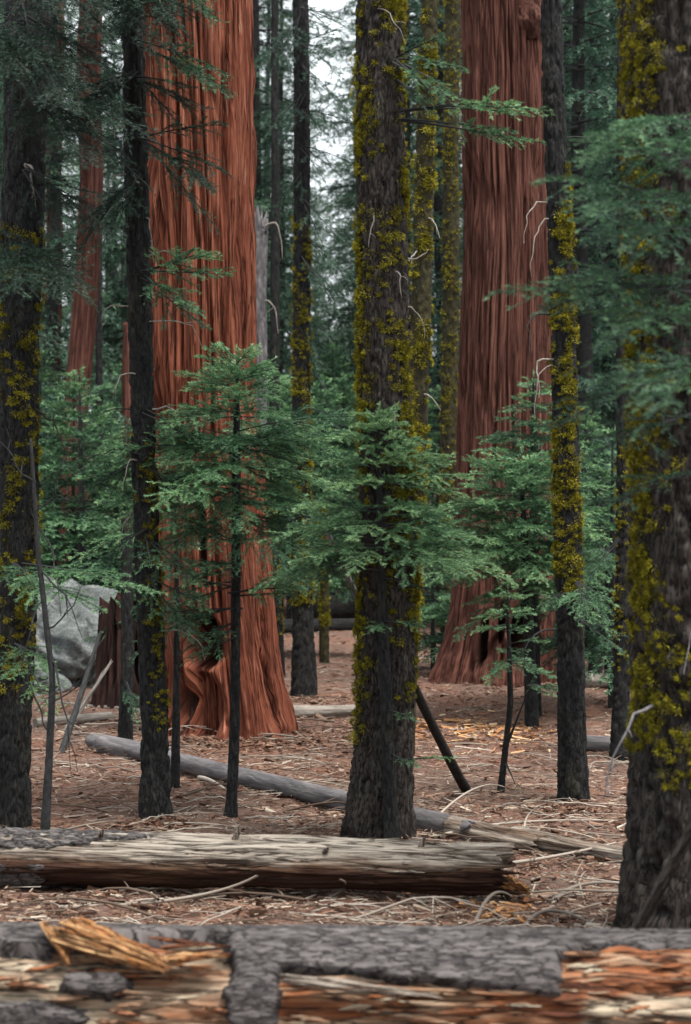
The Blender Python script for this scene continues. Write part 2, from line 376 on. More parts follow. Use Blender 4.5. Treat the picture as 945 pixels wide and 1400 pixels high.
def moss(sp, root, n, z0, z1, bias=0., spread=1.4, size=(.012, .035), seed=1, clump=.45, nb=46, bl=(.012, .028), lo=.0, name='moss', dens=None):
    """fuzzy lichen tufts clumped on the bark; bias = the side they favour"""
    g = np.random.default_rng(seed)
    ph = bias + g.normal(0, spread, n * 6); z = g.uniform(z0, z1, n * 6)
    keep = fbm(ph * 1.6 + 30, z * 3.0, seed, None, 3) + g.uniform(-.07, .07, n * 6) > clump
    if dens is not None: keep &= g.uniform(0, 1, n * 6) < dens(z)
    ph, z = ph[keep][:n], z[keep][:n]; n = len(ph)
    if n == 0: return
    sz = g.uniform(size[0], size[1], n) * g.choice([.5, .75, 1, 1.5, 2.1], n)
    cen = sp.surf(ph, z, .004)
    out = np.stack([np.sin(ph), -np.cos(ph), np.zeros(n)], -1); side = np.stack([np.cos(ph), np.sin(ph), np.zeros(n)], -1); up = np.array([0, 0, 1.])
    nb = int(nb * 1.7); idx = np.repeat(np.arange(n), nb); m = len(idx)
    a, b = g.normal(0, .55, m), g.normal(0, .42, m)
    S = sz[idx][:, None]
    base = cen[idx] + side[idx] * (a[:, None] * S) + up * (b[:, None] * S) + out[idx] * (np.maximum(0, 1 - a * a - b * b)[:, None] * S * .65)
    d = nrm(out[idx] * g.uniform(.3, 1.1, m)[:, None] + side[idx] * (a + g.normal(0, .5, m))[:, None] + up * (b * .8 - .25 + g.normal(0, .45, m))[:, None])
    L = g.uniform(*bl, m)[:, None]
    w = nrm(np.cross(d, g.normal(0, 1, (m, 3)))) * (L * .13)
    v = np.stack([base - w, base + w, base + d * L], 1).reshape(-1, 3)
    A = Acc(); A.add(v, t=np.arange(m * 3).reshape(-1, 3), tint=np.repeat(np.clip(.45 + g.normal(0, .16, n)[idx] + g.normal(0, .16, m), 0, 1), 3))
    o = link(name, A.mesh(name, [M['moss']], root.location, False), root); o['kind'] = 'stuff'
    return o
def dead_branch(sp, root, phi, z, pts, r=.012, m='dead_wood', name='dead_branch', forks=1, seed=0):
    """pts: offsets from the bark at (phi, z) in metres"""
    g = np.random.default_rng(seed + int(z * 100))
    p0 = sp.surf(np.float64(phi), np.float64(z), -.02)
    pts = [np.zeros(3)] + [np.asarray(p, float) for p in pts]
    b = bez(p0, p0 + pts[1], p0 + pts[-1], 9); b[2:] += np.cumsum(g.normal(0, .05, (7, 3)), 0) * np.linalg.norm(pts[-1]) * .55
    A = Acc(); r *= g.uniform(.65, 1.15); rr = np.linspace(r, r * .25, 9)
    v, q = tube(b, rr, 5); A.add(v, q)
    for f in range(forks):
        k = g.integers(3, 8); L = np.linalg.norm(pts[-1]) * g.uniform(.15, .35)
        d = nrm(nrm(b[-1] - b[k]) + g.normal(0, .7, 3)) * L
        v, q = tube(bez(b[k], b[k] + d * .5 + [0, 0, .02], b[k] + d, 5), np.linspace(rr[k] * .7, .002, 5), 4); A.add(v, q)
    allv = np.concatenate(A.v)
    me = build_mesh(name, allv - np.asarray(root.location), np.concatenate(A.q), None, [M[m]], vattrs={'tc': allv}, attrs={'char': np.zeros(len(allv)), 'tint': np.full(len(allv), .6)})
    return link(name, me, root)

# ------------------------------------------------------------------ foliage: axes -> side twigs -> needles
UP = np.array([0, 0, 1.])
def axes(p, d, L, droop=.15, tint=.5):
    p = np.atleast_2d(np.asarray(p, float)); d = nrm(np.atleast_2d(np.asarray(d, float))); n = len(p)
    L = np.broadcast_to(np.asarray(L, float), (n,)); dr = np.broadcast_to(np.asarray(droop, float), (n,))
    side = nrm(np.cross(d, UP)); nn = nrm(np.cross(side, d))
    return dict(p=p, d=d, n=nn, L=L, k=dr, t=np.broadcast_to(np.asarray(tint, float), (n,)))
def apoint(ax, i, t): return ax['p'][i] + ax['d'][i] * (ax['L'][i] * t)[:, None] - UP * (ax['k'][i] * ax['L'][i] * t * t)[:, None]
def atan(ax, i, t): return nrm(ax['d'][i] - UP * (2 * ax['k'][i] * t)[:, None])
def along(ax, dens, tmin, g, nmin=1):
    n = np.maximum(nmin, np.round(ax['L'] * dens).astype(int)); i = np.repeat(np.arange(len(n)), n)
    k = np.arange(len(i)) - np.repeat(np.cumsum(n) - n, n)
    t = tmin + (1 - tmin) * np.clip((k + g.uniform(.1, .9, len(i))) / n[i], 0, 1)
    return i, k, t
def kids(ax, dens, g, tmin=.12, ang=.95, ratio=.5, minlen=.03, jit=.12, droop=.08, nmin=2, power=.75, lift=0.):
    i, k, t = along(ax, dens, tmin, g, nmin)
    tan = atan(ax, i, t); b = nrm(np.cross(tan, ax['n'][i])); s = np.where(k % 2 == 0, 1., -1.)
    a = ang * (1 - .3 * t) + g.normal(0, .12, len(i))
    d = nrm(tan * np.cos(a)[:, None] + b * (s * np.sin(a))[:, None] + ax['n'][i] * (lift + g.normal(0, jit, len(i)))[:, None])
    L = np.maximum(minlen, ratio * ax['L'][i] * (1.02 - t) ** power * g.uniform(.65, 1.12, len(i)))
    nn = nrm(ax['n'][i] + g.normal(0, jit * 1.3, (len(i), 3))); nn = nrm(nn - d * np.sum(nn * d, 1)[:, None])
    return dict(p=apoint(ax, i, t), d=d, n=nn, L=L, k=np.full(len(i), droop), t=np.clip(ax['t'][i] + g.normal(0, .07, len(i)) + .24 * (t - .5), 0, 1))
def needles(A, ax, dens, g, ln=.022, wd=.0028, tmin=.03, upw=.35, m=0, fwd=1.05):
    i, k, t = along(ax, dens, tmin, g, 3)
    tan = atan(ax, i, t); b = nrm(np.cross(tan, ax['n'][i])); s = np.where(k % 2 == 0, 1., -1.)
    psi = g.uniform(-.35, 1.25, len(i))
    d = nrm(tan * (fwd + g.normal(0, .18, len(i)))[:, None] + b * (s * np.cos(psi))[:, None] + ax['n'][i] * (np.sin(psi) * (upw * 2.2))[:, None])
    p = apoint(ax, i, t); L = (ln * g.uniform(.7, 1.2, len(i)) * (1.05 - .45 * t))[:, None]
    w = nrm(np.cross(d, ax['n'][i] + g.normal(0, .5, (len(i), 3)))) * (wd * .5)
    v = np.stack([p - w, p + w, p + d * L + w * .3, p + d * L - w * .3], 1).reshape(-1, 3) if False else np.stack([p - w, p + w, p + d * L], 1).reshape(-1, 3)
    A.add(v, t=np.arange(len(i) * 3).reshape(-1, 3), m=m, tint=np.repeat(np.clip(ax['t'][i] + g.normal(0, .10, len(i)), 0, 1), 3))
def wood(A, ax, r0, r1, m=1, seg=4, sides=3):
    n = len(ax['L']); ts = np.linspace(0, 1, seg + 1)
    i = np.repeat(np.arange(n), seg + 1); t = np.tile(ts, n)
    p = apoint(ax, i, t); tan = atan(ax, i, t); b = nrm(np.cross(tan, ax['n'][i])); c = np.cross(b, tan)
    r0 = np.broadcast_to(np.asarray(r0, float), (n,)); r = r0[i] * (1 - t) + r1 * t
    th = np.arange(sides) / sides * 2 * PI
    v = p[:, None] + r[:, None, None] * (np.cos(th)[None, :, None] * b[:, None] + np.sin(th)[None, :, None] * c[:, None])
    base = (np.arange(n)[:, None] * (seg + 1) + np.arange(seg)[None]).ravel()[:, None] * sides
    j = np.arange(sides)[None]; k = (j + 1) % sides
    q = np.stack([base + j, base + k, base + sides + k, base + sides + j], -1).reshape(-1, 4)
    A.add(v.reshape(-1, 3), q, m=m, tint=.5)
def spray(A, ax, g, d1=20, d2=0, nd=230, ln=.024, wd=.003, r0=.006, ratio=.5, ratio2=.42, ang=.80, jit=.22, droop1=.08, tmin=.15, upw=.35, m=0, w=1):
    """a fir bough: flat feathered spray (with a second order of twigs when d2 > 0)"""
    ln *= 1.25; wd *= 1.75; nd = nd * 1.05; d1 *= 1.1
    wood(A, ax, r0, .0018, m=w, seg=5)
    k1 = kids(ax, d1, g, tmin, ang, ratio, .03, jit, droop1)
    if d2:
        k2 = kids(k1, d2, g, .1, .68, ratio2, .025, jit * 1.2, .05)
        needles(A, k2, nd, g, ln, wd, upw=upw, m=m)
        wood(A, k1, float(np.mean(r0)) * .35, .0012, m=w, seg=2)
    needles(A, k1, nd, g, ln, wd, upw=upw, m=m)
    tip = dict(ax); needles(A, tip, nd * .5, g, ln, wd, tmin=.45, upw=upw, m=m)

def sapling_crown(root_loc, c_of_z, z0, z1, prof, g, nper=9., el=(.55, -.25), d1=24, nd=240, ln=.024, wd=.003, mats=('needles',), lopside=None, tint=.55, d2=12, gap=.0, whorl=.16):
    """prof(h 0..1 from bottom) -> branch length in m"""
    A = Acc(); Ps, Ds, Ls, Ts = [], [], [], []
    z = z0
    while z < z1:
        h = (z - z0) / (z1 - z0); L = prof(h)
        nb = int(round(nper * g.uniform(.7, 1.2) * (.5 + .5 * min(1, L / .5))))
        a0 = g.uniform(0, 2 * PI)
        for b in range(max(3, nb)):
            if g.uniform() < gap * (1.15 - h): continue
            az = a0 + b / max(3, nb) * 2 * PI + g.normal(0, .25); e = el[1] + (el[0] - el[1]) * h ** 1.4 + g.normal(0, .12)
            l = L * g.uniform(.6, 1.12)
            if lopside: l *= lopside(az, h)
            if l < .04: continue
            Ps.append(c_of_z(z + g.uniform(-.04, .04))); Ds.append([math.cos(az) * math.cos(e), math.sin(az) * math.cos(e), math.sin(e)]); Ls.append(l)
            Ts.append(np.clip(tint + .22 * (h - .5) + g.normal(0, .1), .05, .95))
        z += whorl * g.uniform(.7, 1.3) * (.6 + .6 * (1 - h))
    # leader
    Ps.append(c_of_z(z1 - .12)); Ds.append([.03, 0, 1]); Ls.append(.22); Ts.append(min(.95, tint + .2))
    ax = axes(Ps, Ds, Ls, .16, Ts)
    spray(A, ax, g, d1, d2, nd, ln, wd, r0=.002 + .004 * np.asarray(Ls), ratio=.58)
    return A

# ------------------------------------------------------------------ logs
def log_mesh(name, p0, p1, r0, r1, m, nseg=72, dl=.012, amp=.02, seed=1, root=(0, 0, 0), sag=0., grain=(5, .7), tintf=None, jag=(.0, .12), mask=None, thick=0., squash=1.0, plates=False, blocky=False, twist=0.):
    """lumpy log from p0 to p1; angle 0 = up, +90 deg = toward the camera; mask(px-free t, angle) < 0 is cut away"""
    p0 = np.asarray(p0, float); p1 = np.asarray(p1, float); L = np.linalg.norm(p1 - p0)
    s = np.arange(0, L + dl, dl); a = np.arange(nseg) / nseg * 2 * PI
    S, A_ = np.meshgrid(s, a, indexing='ij')
    ax = (p1 - p0) / L; up = nrm(UP - ax * ax[2]); fr = np.cross(ax, up)
    if fr[1] > 0: fr = -fr
    K = grain[0]; u = A_ / (2 * PI) * K * 3
    n = fbm(u, S * grain[1] * 2, seed, K * 3, 4); n2 = vn(A_ / (2 * PI) * 4, S * 1.1, seed + 5, 4)
    if plates:
        w = fbm(u * .7, S * 6, seed + 8, None, 2) * 1.2
        pl = vn(A_ / (2 * PI) * nseg / 5, S / .07 + w, seed + 9, max(3, int(nseg / 5))); n = .55 * sstep(0, .22, np.abs(pl - .5)) + .45 * n
    R = (r0 + (r1 - r0) * S / L) + amp * (n - .5) * 2 + amp * 1.3 * (n2 - .5)
    if blocky: n = n + .9 * (np.floor(fbm(u * .45, S * 5 + .4 * u, seed + 14, None, 3) * 9) / 9 - .5)
    S2 = S + (sstep(0, .25, S) - 1) * 0
    # broken ends: push the end rings in and out
    e0 = (fbm(u * 1.5, S * 0, seed + 30, int(K * 4.5) if K * 4.5 == int(K * 4.5) else None, 3) - .5) * 2 * jag[0]
    e1 = (fbm(u * 1.5, S * 0 + 3, seed + 31, None, 3) - .5) * 2 * jag[1]
    S2 = S + e0 * (1 - sstep(0, .5, S)) + e1 * sstep(L - .5, L, S)
    if mask is not None:
        mk = mask(S, A_); R = R + thick * sstep(0, .25, mk) - (thick * 1.2 + amp) * (1 - sstep(-.12, .06, mk))
    cen = p0 + ax * S2[..., None]; cen = cen - UP * (sag * 4 * (S / L) * (1 - S / L))[..., None]
    v = cen + up * (np.cos(A_) * R * squash)[..., None] + fr * (np.sin(A_) * R)[..., None]
    tc = np.stack([np.cos(A_) * r0 + seed, np.sin(A_) * r0, S], -1)
    n0 = len(s); i = np.arange(n0 - 1)[:, None] * nseg; j = np.arange(nseg)[None]; k = (j + 1) % nseg
    q = np.stack([i + j, i + nseg + j, i + nseg + k, i + k], -1).reshape(-1, 4)
    v = v.reshape(-1, 3); tc = tc.reshape(-1, 3); tint = (tintf(S, A_) if tintf else np.full(S.shape, .4)).ravel()
    tris = None
    if mask is not None:
        q = q[(mk.ravel()[q] > -.12).any(1)]
    else:
        jj = np.arange(nseg)
        v = np.concatenate([v, [cen[0].mean(0) + ax * .05, cen[-1].mean(0) - ax * .05]]); tc = np.concatenate([tc, [[seed, 0, 0], [seed, 0, L]]]); tint = np.append(tint, [.8, .8])
        b = (n0 - 1) * nseg
        tris = np.concatenate([np.stack([(jj + 1) % nseg, np.full(nseg, len(v) - 2), jj], -1), np.stack([b + jj, np.full(nseg, len(v) - 1), b + (jj + 1) % nseg], -1)])
    me = build_mesh(name, v - np.asarray(root, float), q, tris, [m], attrs={'tint': tint, 'char': np.zeros(len(v))}, vattrs={'tc': tc})
    return me

# ================================================================== THE PLACE
# ------------------------------------------------------------------ ground
def make_ground():
    ys = np.concatenate([np.linspace(-12, 5, 18)[:-1], np.arange(5, 30, .055), 30 * 1.0105 ** np.arange(0, 300)])
    ys = ys[ys < 700]
    nx = 240; f = np.linspace(-1, 1, nx); f = np.sign(f) * np.abs(f) ** 1.5
    half = np.maximum(6, np.abs(ys) * .75 + 4)
    X = f[None] * half[:, None]; Y = np.repeat(ys[:, None], nx, 1)
    Z = gz(X, Y) + ((fbm(X * 7, Y * 7, 21, None, 3) - .5) * .05 + (fbm(X * 22, Y * 22, 22, None, 2) - .5) * .022) * (np.abs(Y) < 45)
    v = np.stack([X, Y, Z], -1).reshape(-1, 3); n = len(ys)
    i = np.arange(n - 1)[:, None] * nx; j = np.arange(nx - 1)[None]
    q = np.stack([i + j, i + j + 1, i + nx + j + 1, i + nx + j], -1).reshape(-1, 4)
    tag(link('forest_floor', build_mesh('forest_floor', v, q, None, [M['ground']])), kind='structure')
make_ground()

def bough(root, p0, p1, droop=.12, d1=9, d2=16, nd=200, ln=.026, wd=.0034, ratio=.42, ratio2=.4, mats=('needles', 'stem_bark'), tint=.5, seed=0, name='bough', r0=.009, tmin=.2, n=1, spread=.25, jit=.22, roll=0., upw=.35):
    """leafy bough(s) of a tree, reaching from p0 to p1"""
    g = np.random.default_rng(seed); p0 = np.asarray(p0, float); p1 = np.asarray(p1, float)
    Ps, Ds, Ls, Ts = [], [], [], []
    for k in range(n):
        e = p1 + (g.normal(0, spread, 3) if k else 0)
        L0 = np.linalg.norm(e - p0); dv = e - p0 + UP * droop * L0
        Ps.append(p0 + (g.normal(0, .02, 3) if k else 0)); Ds.append(dv); Ls.append(np.linalg.norm(dv) * (g.uniform(.7, 1) if k else 1)); Ts.append(tint + g.normal(0, .06) * (k > 0))
    ax = axes(Ps, Ds, Ls, droop, Ts)
    if roll: ax['n'] = nrm(ax['n'] + np.cross(ax['d'], ax['n']) * roll)
    A = Acc(); spray(A, ax, g, d1, d2, nd, ln, wd, r0, ratio, ratio2, tmin=tmin, jit=jit, droop1=.12, upw=upw)
    return link(name, A.mesh(name, [M[x] for x in mats], root.location, False), root)

def fir(label, sp, m='fir_bark', group=None, disp=None, nseg=72, dz=.02, name='fir_tree', cat='tree', **kw):
    r = thing(name, sp.base, label, cat, group)
    trunk('trunk', sp, r, M[m], disp or fir_disp(), nseg, dz, **kw)
    return r

# ---- the broad mossy fir at the right edge
s_right = Spine(10.8, [(948, -40, 192), (956, 600, 188), (962, 1000, 194), (962, 1150, 200), (961, 1230, 216), (958, 1310, 252)], 15)
t = fir('broad dark fir with thick yellow moss, cut off by the right edge of the view', s_right, nseg=150, dz=.013, disp=fir_disp(.085, .040))
moss(s_right, t, 900, 1.1, 5.4, -1.15, .28, (.010, .026), 3, .34, 54, (.010, .024))
moss(s_right, t, 70, .95, 1.7, -.25, .3, (.010, .028), 4, .50, 54, (.010, .024), name='moss')
for k, (a, b, dr, ti, nn) in enumerate([
        (P(960, 230, 10.4), P(800, 215, 8.3), .10, .46, 2), (P(960, 300, 10.4), P(815, 290, 8.2), .12, .38, 2), (P(965, 170, 10.4), P(850, 185, 8.6), .10, .5, 2),
        (P(965, 330, 10.4), P(860, 345, 8.0), .14, .3, 1), (P(960, 400, 10.4), P(672, 402, 8.6), .06, .46, 2), (P(960, 385, 10.4), P(740, 425, 8.9), .08, .30, 2),
        (P(970, 440, 10.4), P(850, 455, 8.0), .10, .42, 1), (P(960, 500, 10.4), P(745, 590, 8.8), .05, .22, 1), (P(965, 560, 10.4), P(800, 625, 9.0), .05, .25, 1),
        (P(1000, 500, 10.2), P(900, 560, 7.4), .12, .4, 1), (P(965, 640, 10.4), P(830, 690, 9.2), .05, .2, 1)]):
    bough(t, a, b, dr, 8, 12, 130, .030, .0042, .34, .42, tint=ti, seed=100 + k, n=nn, spread=.2)
dead_branch(s_right, t, -.9, P(0, 960, 10.8)[2], [(-.15, -.15, .05), (-.32, -.3, -.45)], .012, 'gray_bark', seed=3, forks=3)
dead_branch(s_right, t, .1, P(0, 800, 10.8)[2], [(-.15, -.35, .0), (-.3, -.5, -.5)], .011, 'gray_bark', seed=5, forks=3)

# ---- the blurred mossy tree at the left edge
s_edge = Spine(15.3, [(36, -40, 62), (33, 200, 58), (26, 500, 54), (21, 900, 48), (19, 1060, 48), (18, 1128, 58)], 16)
t = fir('dark fir with scattered yellow moss standing at the left edge of the view', s_edge, 'dark_bark')
moss(s_edge, t, 260, 1.0, 4.6, .3, 1.0, (.012, .030), 7, .44, 46, (.012, .028))
for k, (a, b, dr, ti, nn) in enumerate([
        (P(30, 770, 15), P(222, 812, 13.2), .05, .66, 1), (P(30, 790, 15), P(140, 834, 13.4), .06, .6, 1), (P(60, 775, 14.7), P(180, 800, 13.6), .05, .58, 1), (P(20, 880, 15), P(72, 914, 13.6), .05, .72, 2), (P(20, 770, 15), P(62, 822, 13.4), .08, .6, 2),
        (P(35, -60, 15), P(150, 30, 14.2), .10, .18, 4), (P(35, 20, 15), P(170, 120, 14.4), .10, .15, 4), (P(35, 120, 15), P(140, 230, 14.2), .12, .2, 4), (P(35, 230, 15), P(150, 320, 14.6), .1, .18, 3),
        (P(30, 330, 15), P(110, 390, 13.8), .1, .3, 3), (P(30, 0, 15), P(-30, 120, 13.5), .1, .2, 3), (P(30, 340, 15), P(20, 400, 13.2), .1, .32, 3), (P(35, 60, 15), P(90, 150, 13.4), .12, .22, 3)]):
    bough(t, a, b, dr, 11, 16, 170, .026, .0034, .55 if ti < .5 else .26, .42, tint=ti, seed=130 + k, n=nn + (ti < .3) * 2, spread=.26, mats=('needles' if ti > .5 else 'dark_needles', 'stem_bark'))
dead_branch(s_edge, t, .2, P(0, 230, 15.3)[2], [(.1, -.2, -.05), (.06, -.3, -.3)], .02, 'dead_wood', seed=4)
dead_branch(s_edge, t, .9, P(0, 700, 15.3)[2], [(.15, -.2, -.15), (.25, -.3, -.7)], .014, 'stem_bark', seed=6, forks=3)
dead_branch(s_edge, t, 1.1, P(0, 560, 15.3)[2], [(.15, -.1, -.0), (.3, -.15, -.35)], .012, 'olive_bark', seed=8, forks=2)

# ---- the slim dark fir with pale dead twigs, left of the big sequoia
s_slim = Spine(15.4, [(182, -40, 30), (186, 150, 30), (193, 350, 31), (199, 600, 32), (206, 800, 34), (212, 980, 37), (212, 1080, 38), (211, 1125, 50)], 16)
t = fir('slim dark fir with pale curved dead twigs along both sides of its trunk', s_slim, 'dark_bark', nseg=56)
moss(s_slim, t, 170, .7, 3.0, .9, .6, (.008, .02), 9, .48, 36, (.010, .022))
for k, (side, py, dx, dy) in enumerate([(-1, 145, -22, 32), (-1, 175, -16, 18), (-1, 195, -14, 16), (-1, 240, -26, 40), (-1, 278, -42, 34), (1, 300, 10, 46), (1, 330, 10, 30), (1, 350, 60, 60), (1, 505, 14, -4),
                                       (-1, 512, -28, 34), (-1, 570, -22, 40), (-1, 630, -18, 42), (-1, 700, -30, 60), (-1, 560, -40, 10), (1, 560, 50, 40), (1, 660, 45, 60), (1, 850, 18, 48), (1, 862, 60, 46), (1, 440, 70, 40), (-1, 420, -36, 26)]):
    a = 15.4 / FPX
    z = P(0, py, 15.4)[2]; front = -.12 if k % 2 else .1
    ph = side * (1.15 if k not in (8, 9, 10, 11, 12) else .5)
    dead_branch(s_slim, t, ph, z, [(dx * a * .9, front, dy * a * .1 + .01), (dx * a, front * 1.3, -dy * a)], .009, 'dead_wood' if k != 13 else 'stem_bark', seed=20 + k, forks=1 if k % 3 == 0 else 0)
for k, (a, b, dr, ti, nn) in enumerate([
        (P(184, -60, 15.3), P(300, 30, 14.6), .08, .28, 3), (P(185, 60, 15.3), P(312, 128, 14.8), .10, .30, 2), (P(188, 110, 15.3), P(285, 150, 15), .1, .25, 2), (P(190, 190, 15.3), P(292, 262, 14.8), .10, .26, 2), (P(192, 370, 15.3), P(318, 376, 14.8), .02, .45, 2),
        (P(192, 380, 15.3), P(255, 412, 14.9), .06, .35, 2), (P(184, -50, 15.3), P(110, 60, 14.6), .1, .15, 3), (P(186, 100, 15.3), P(100, 190, 15), .1, .15, 3), (P(190, 240, 15.3), P(105, 330, 15), .1, .18, 3), (P(184, -30, 15.3), P(240, 70, 14.4), .12, .2, 3),
        (P(200, 600, 15.3), P(150, 680, 15.6), .1, .4, 2), (P(204, 740, 15.3), P(262, 800, 14.8), .06, .4, 2), (P(202, 640, 15.3), P(282, 690, 15.0), .06, .42, 2), (P(205, 790, 15.3), P(290, 835, 15.0), .05, .44, 2), (P(200, 560, 15.3), P(268, 600, 15.2), .06, .45, 1), (P(204, 720, 15.3), P(130, 770, 15.2), .06, .45, 2), (P(201, 620, 15.3), P(120, 670, 15.6), .06, .4, 2)]):
    bough(t, a, b, dr, 13, 17, 180, .028, .0038, .58, .45, tint=ti + .08, seed=160 + k, n=nn + 1 + (ti < .27) * 2, spread=.22, mats=('needles' if ti > .27 else 'dark_needles', 'stem_bark'))

# ---- the mossy fir in the middle
s_mid = Spine(14.2, [(519, -40, 60), (520, 200, 63), (523, 400, 67), (526, 600, 71), (527, 800, 77), (525, 1000, 78), (522, 1075, 83), (518, 1125, 95), (516, 1165, 112)], 15)
t = fir('stout mossy fir in the middle of the view, rising behind the weathered log', s_mid, nseg=120, dz=.013, disp=fir_disp(.05, .020))
moss(s_mid, t, 430, .75, 6.2, -1.25, .34, (.012, .032), 13, .40, 54, (.010, .026))
moss(s_mid, t, 420, .9, 6.2, 1.15, .40, (.012, .032), 14, .44, 54, (.010, .026))
moss(s_mid, t, 170, 1.6, 6.2, 0, .7, (.010, .026), 15, .55, 54, (.010, .024))
bough(t, P(548, 150, 14.0), P(752, 152, 13.2), .10, 10, 16, 200, .028, .0040, .34, .45, tint=.62, seed=201, tmin=.5, n=3, spread=.06)
bough(t, P(548, 165, 14.0), P(742, 195, 13.4), .04, 10, 16, 200, .028, .0040, .34, .45, tint=.55, seed=202, tmin=.48, n=3, spread=.06)
bough(t, P(545, 80, 14.0), P(640, 95, 13.4), .08, 11, 16, 190, .026, .0034, .42, .42, tint=.55, seed=203, n=6, spread=.18)
bough(t, P(545, 110, 14.0), P(600, 160, 13.8), .08, 11, 16, 190, .026, .0034, .42, .42, tint=.42, seed=204, n=3, spread=.12)
for k, (ph, py, dx, dy, fr) in enumerate([(.5, 375, 16, 40, -.1), (.2, 560, 6, 50, -.1), (-.4, 300, -4, 40, -.1), (1.3, 355, 34, -12, .1), (1.4, 420, 26, 46, .0), (-.3, 20, 34, 50, -.1)]):
    a = 14.2 / FPX
    dead_branch(s_mid, t, ph, P(0, py, 14.2)[2], [(dx * a * .8, fr, 0), (dx * a, fr, -dy * a)], .009, seed=50 + k)

# ---- lean mossy trunk just behind it, and the olive pole to its right
s_lean = Spine(19., [(590, -40, 22), (584, 180, 24), (577, 380, 26), (571, 560, 26), (560, 800, 28), (550, 1044, 32)], 17)
t = fir('leaning trunk shaggy with yellow moss, touching the right side of the stout middle fir', s_lean, 'olive_bark', nseg=48)
moss(s_lean, t, 420, 1.2, 7.2, .2, 1.1, (.014, .036), 17, .50, 44, (.012, .030))
for k, (py, dx, dy) in enumerate([(345, -18, 20), (540, 24, 20), (300, 12, 30)]):
    dead_branch(s_lean, t, .6 if dx > 0 else -.6, P(0, py, 19)[2], [(dx * .005, -.15, 0), (dx * .007, -.2, -dy * .007)], .012, seed=60 + k)
s_olive = Spine(31., [(619, -40, 21), (618, 200, 21), (617, 400, 22), (615, 650, 23), (613, 905, 26)], 20)
t = fir('straight olive green mossy pole trunk beside the left edge of the brown sequoia', s_olive, 'olive_bark', nseg=48, dz=.03)
moss(s_olive, t, 420, 2, 10.4, .0, 1.1, (.016, .034), 18, .3, 24, (.016, .032))

# ---- dark mossy fir before the right sequoia, with a slim pole behind it
s_rd = Spine(16.1, [(755, -40, 27), (760, 150, 29), (766, 380, 32), (774, 600, 34), (780, 800, 36), (783, 1000, 36), (783, 1065, 37), (784, 1106, 50)], 16)
t = fir('dark slim fir with bright moss patches in front of the brown sequoia', s_rd, 'dark_bark', nseg=64, dz=.015)
moss(s_rd, t, 300, 1.75, 5.2, .5, .55, (.010, .028), 23, .40, 50, (.010, .026))
moss(s_rd, t, 160, 1.75, 4.2, -.7, .6, (.010, .028), 24, .45, 50, (.010, .026))
for k, (py, dx, dy) in enumerate([(278, -38, 60), (300, -34, 80), (492, -40, 52), (500, -30, 70), (430, -46, 60), (190, 60, -6), (196, 90, 40), (860, -50, 70)]):
    a = 16.1 / FPX
    dead_branch(s_rd, t, -1.2 if dx < 0 else 1.2, P(0, py, 16.1)[2], [(dx * a * 1.1, -.12, .02), (dx * a * .9, -.2, -dy * a)], .010, 'dead_wood' if k < 5 and k != 4 else 'stem_bark', seed=70 + k, forks=int(k > 3))
for k, (a, b, dr, ti, nn) in enumerate([(P(788, 800, 16), P(838, 870, 15.4), .1, .55, 4), (P(788, 795, 16), P(808, 850, 15.2), .1, .6, 3), (P(775, 810, 16), P(740, 830, 15.4), .1, .5, 2), (P(790, 845, 16), P(862, 905, 15.6), .1, .42, 2)]):
    bough(t, a, b, dr, 14, 18, 200, .024, .003, .42, .42, tint=ti, seed=230 + k, n=nn, spread=.10)
s_pole = Spine(19.6, [(852, 300, 15), (852, 700, 18), (850, 900, 21), (848, 1010, 24), (848, 1036, 30)], 14)
t = fir('thin dark fir pole standing just left of the broad mossy fir on the right', s_pole, 'dark_bark', nseg=40)
moss(s_pole, t, 90, .8, 3.2, -.6, .8, (.010, .024), 25, .48, 40, (.012, .026))
bough(t, P(846, 740, 19.5), P(800, 800, 19), .1, 12, 18, 180, .026, .0034, .42, tint=.4, seed=240, n=3)

# ---- the two sequoias and smaller red trunks
s_seq = Spine(20.9, [(267, -60, 146), (270, 0, 146), (276, 250, 138), (281, 450, 136), (286, 600, 142), (293, 750, 144), (300, 850, 143), (304, 920, 146), (308, 965, 156), (314, 1002, 178)], 26)
r = thing('sequoia_tree', s_seq.base, 'massive bright red furrowed sequoia with a charred hollow at its foot', 'tree')
trunk('trunk', s_seq, r, M['red_bark'], seq_disp(.14, .10, .10, .5, dents=[(-.34, .98, .54, .34, .55, 1.0), (-.42, .30, .46, .50, .28, .05), (-.95, .45, .16, .5, .2, .9), (.95, .35, .10, .5, .12, .8), (-.15, 2.1, .10, .7, .15, .9)]), 420, .018)
s_seq2 = Spine(26.3, [(689, -60, 112), (690, 0, 112), (691, 200, 113), (693, 400, 118), (693, 600, 124), (693, 750, 132), (690, 850, 138), (682, 905, 152), (673, 948, 172)], 26)
r = thing('sequoia_tree', s_seq2.base, 'brown fibrous sequoia with a black burnt cavity, standing behind the small firs', 'tree')
trunk('trunk', s_seq2, r, M['brown_bark'], seq_disp(.115, .06, .17, .5, dents=[(.50, .62, .36, .46, .6, 1.0), (-.42, .50, .13, .42, .3, .95), (-.12, .30, .22, .34, .14, .1), (-.05, .75, .10, .3, .2, .8)]), 360, .02)
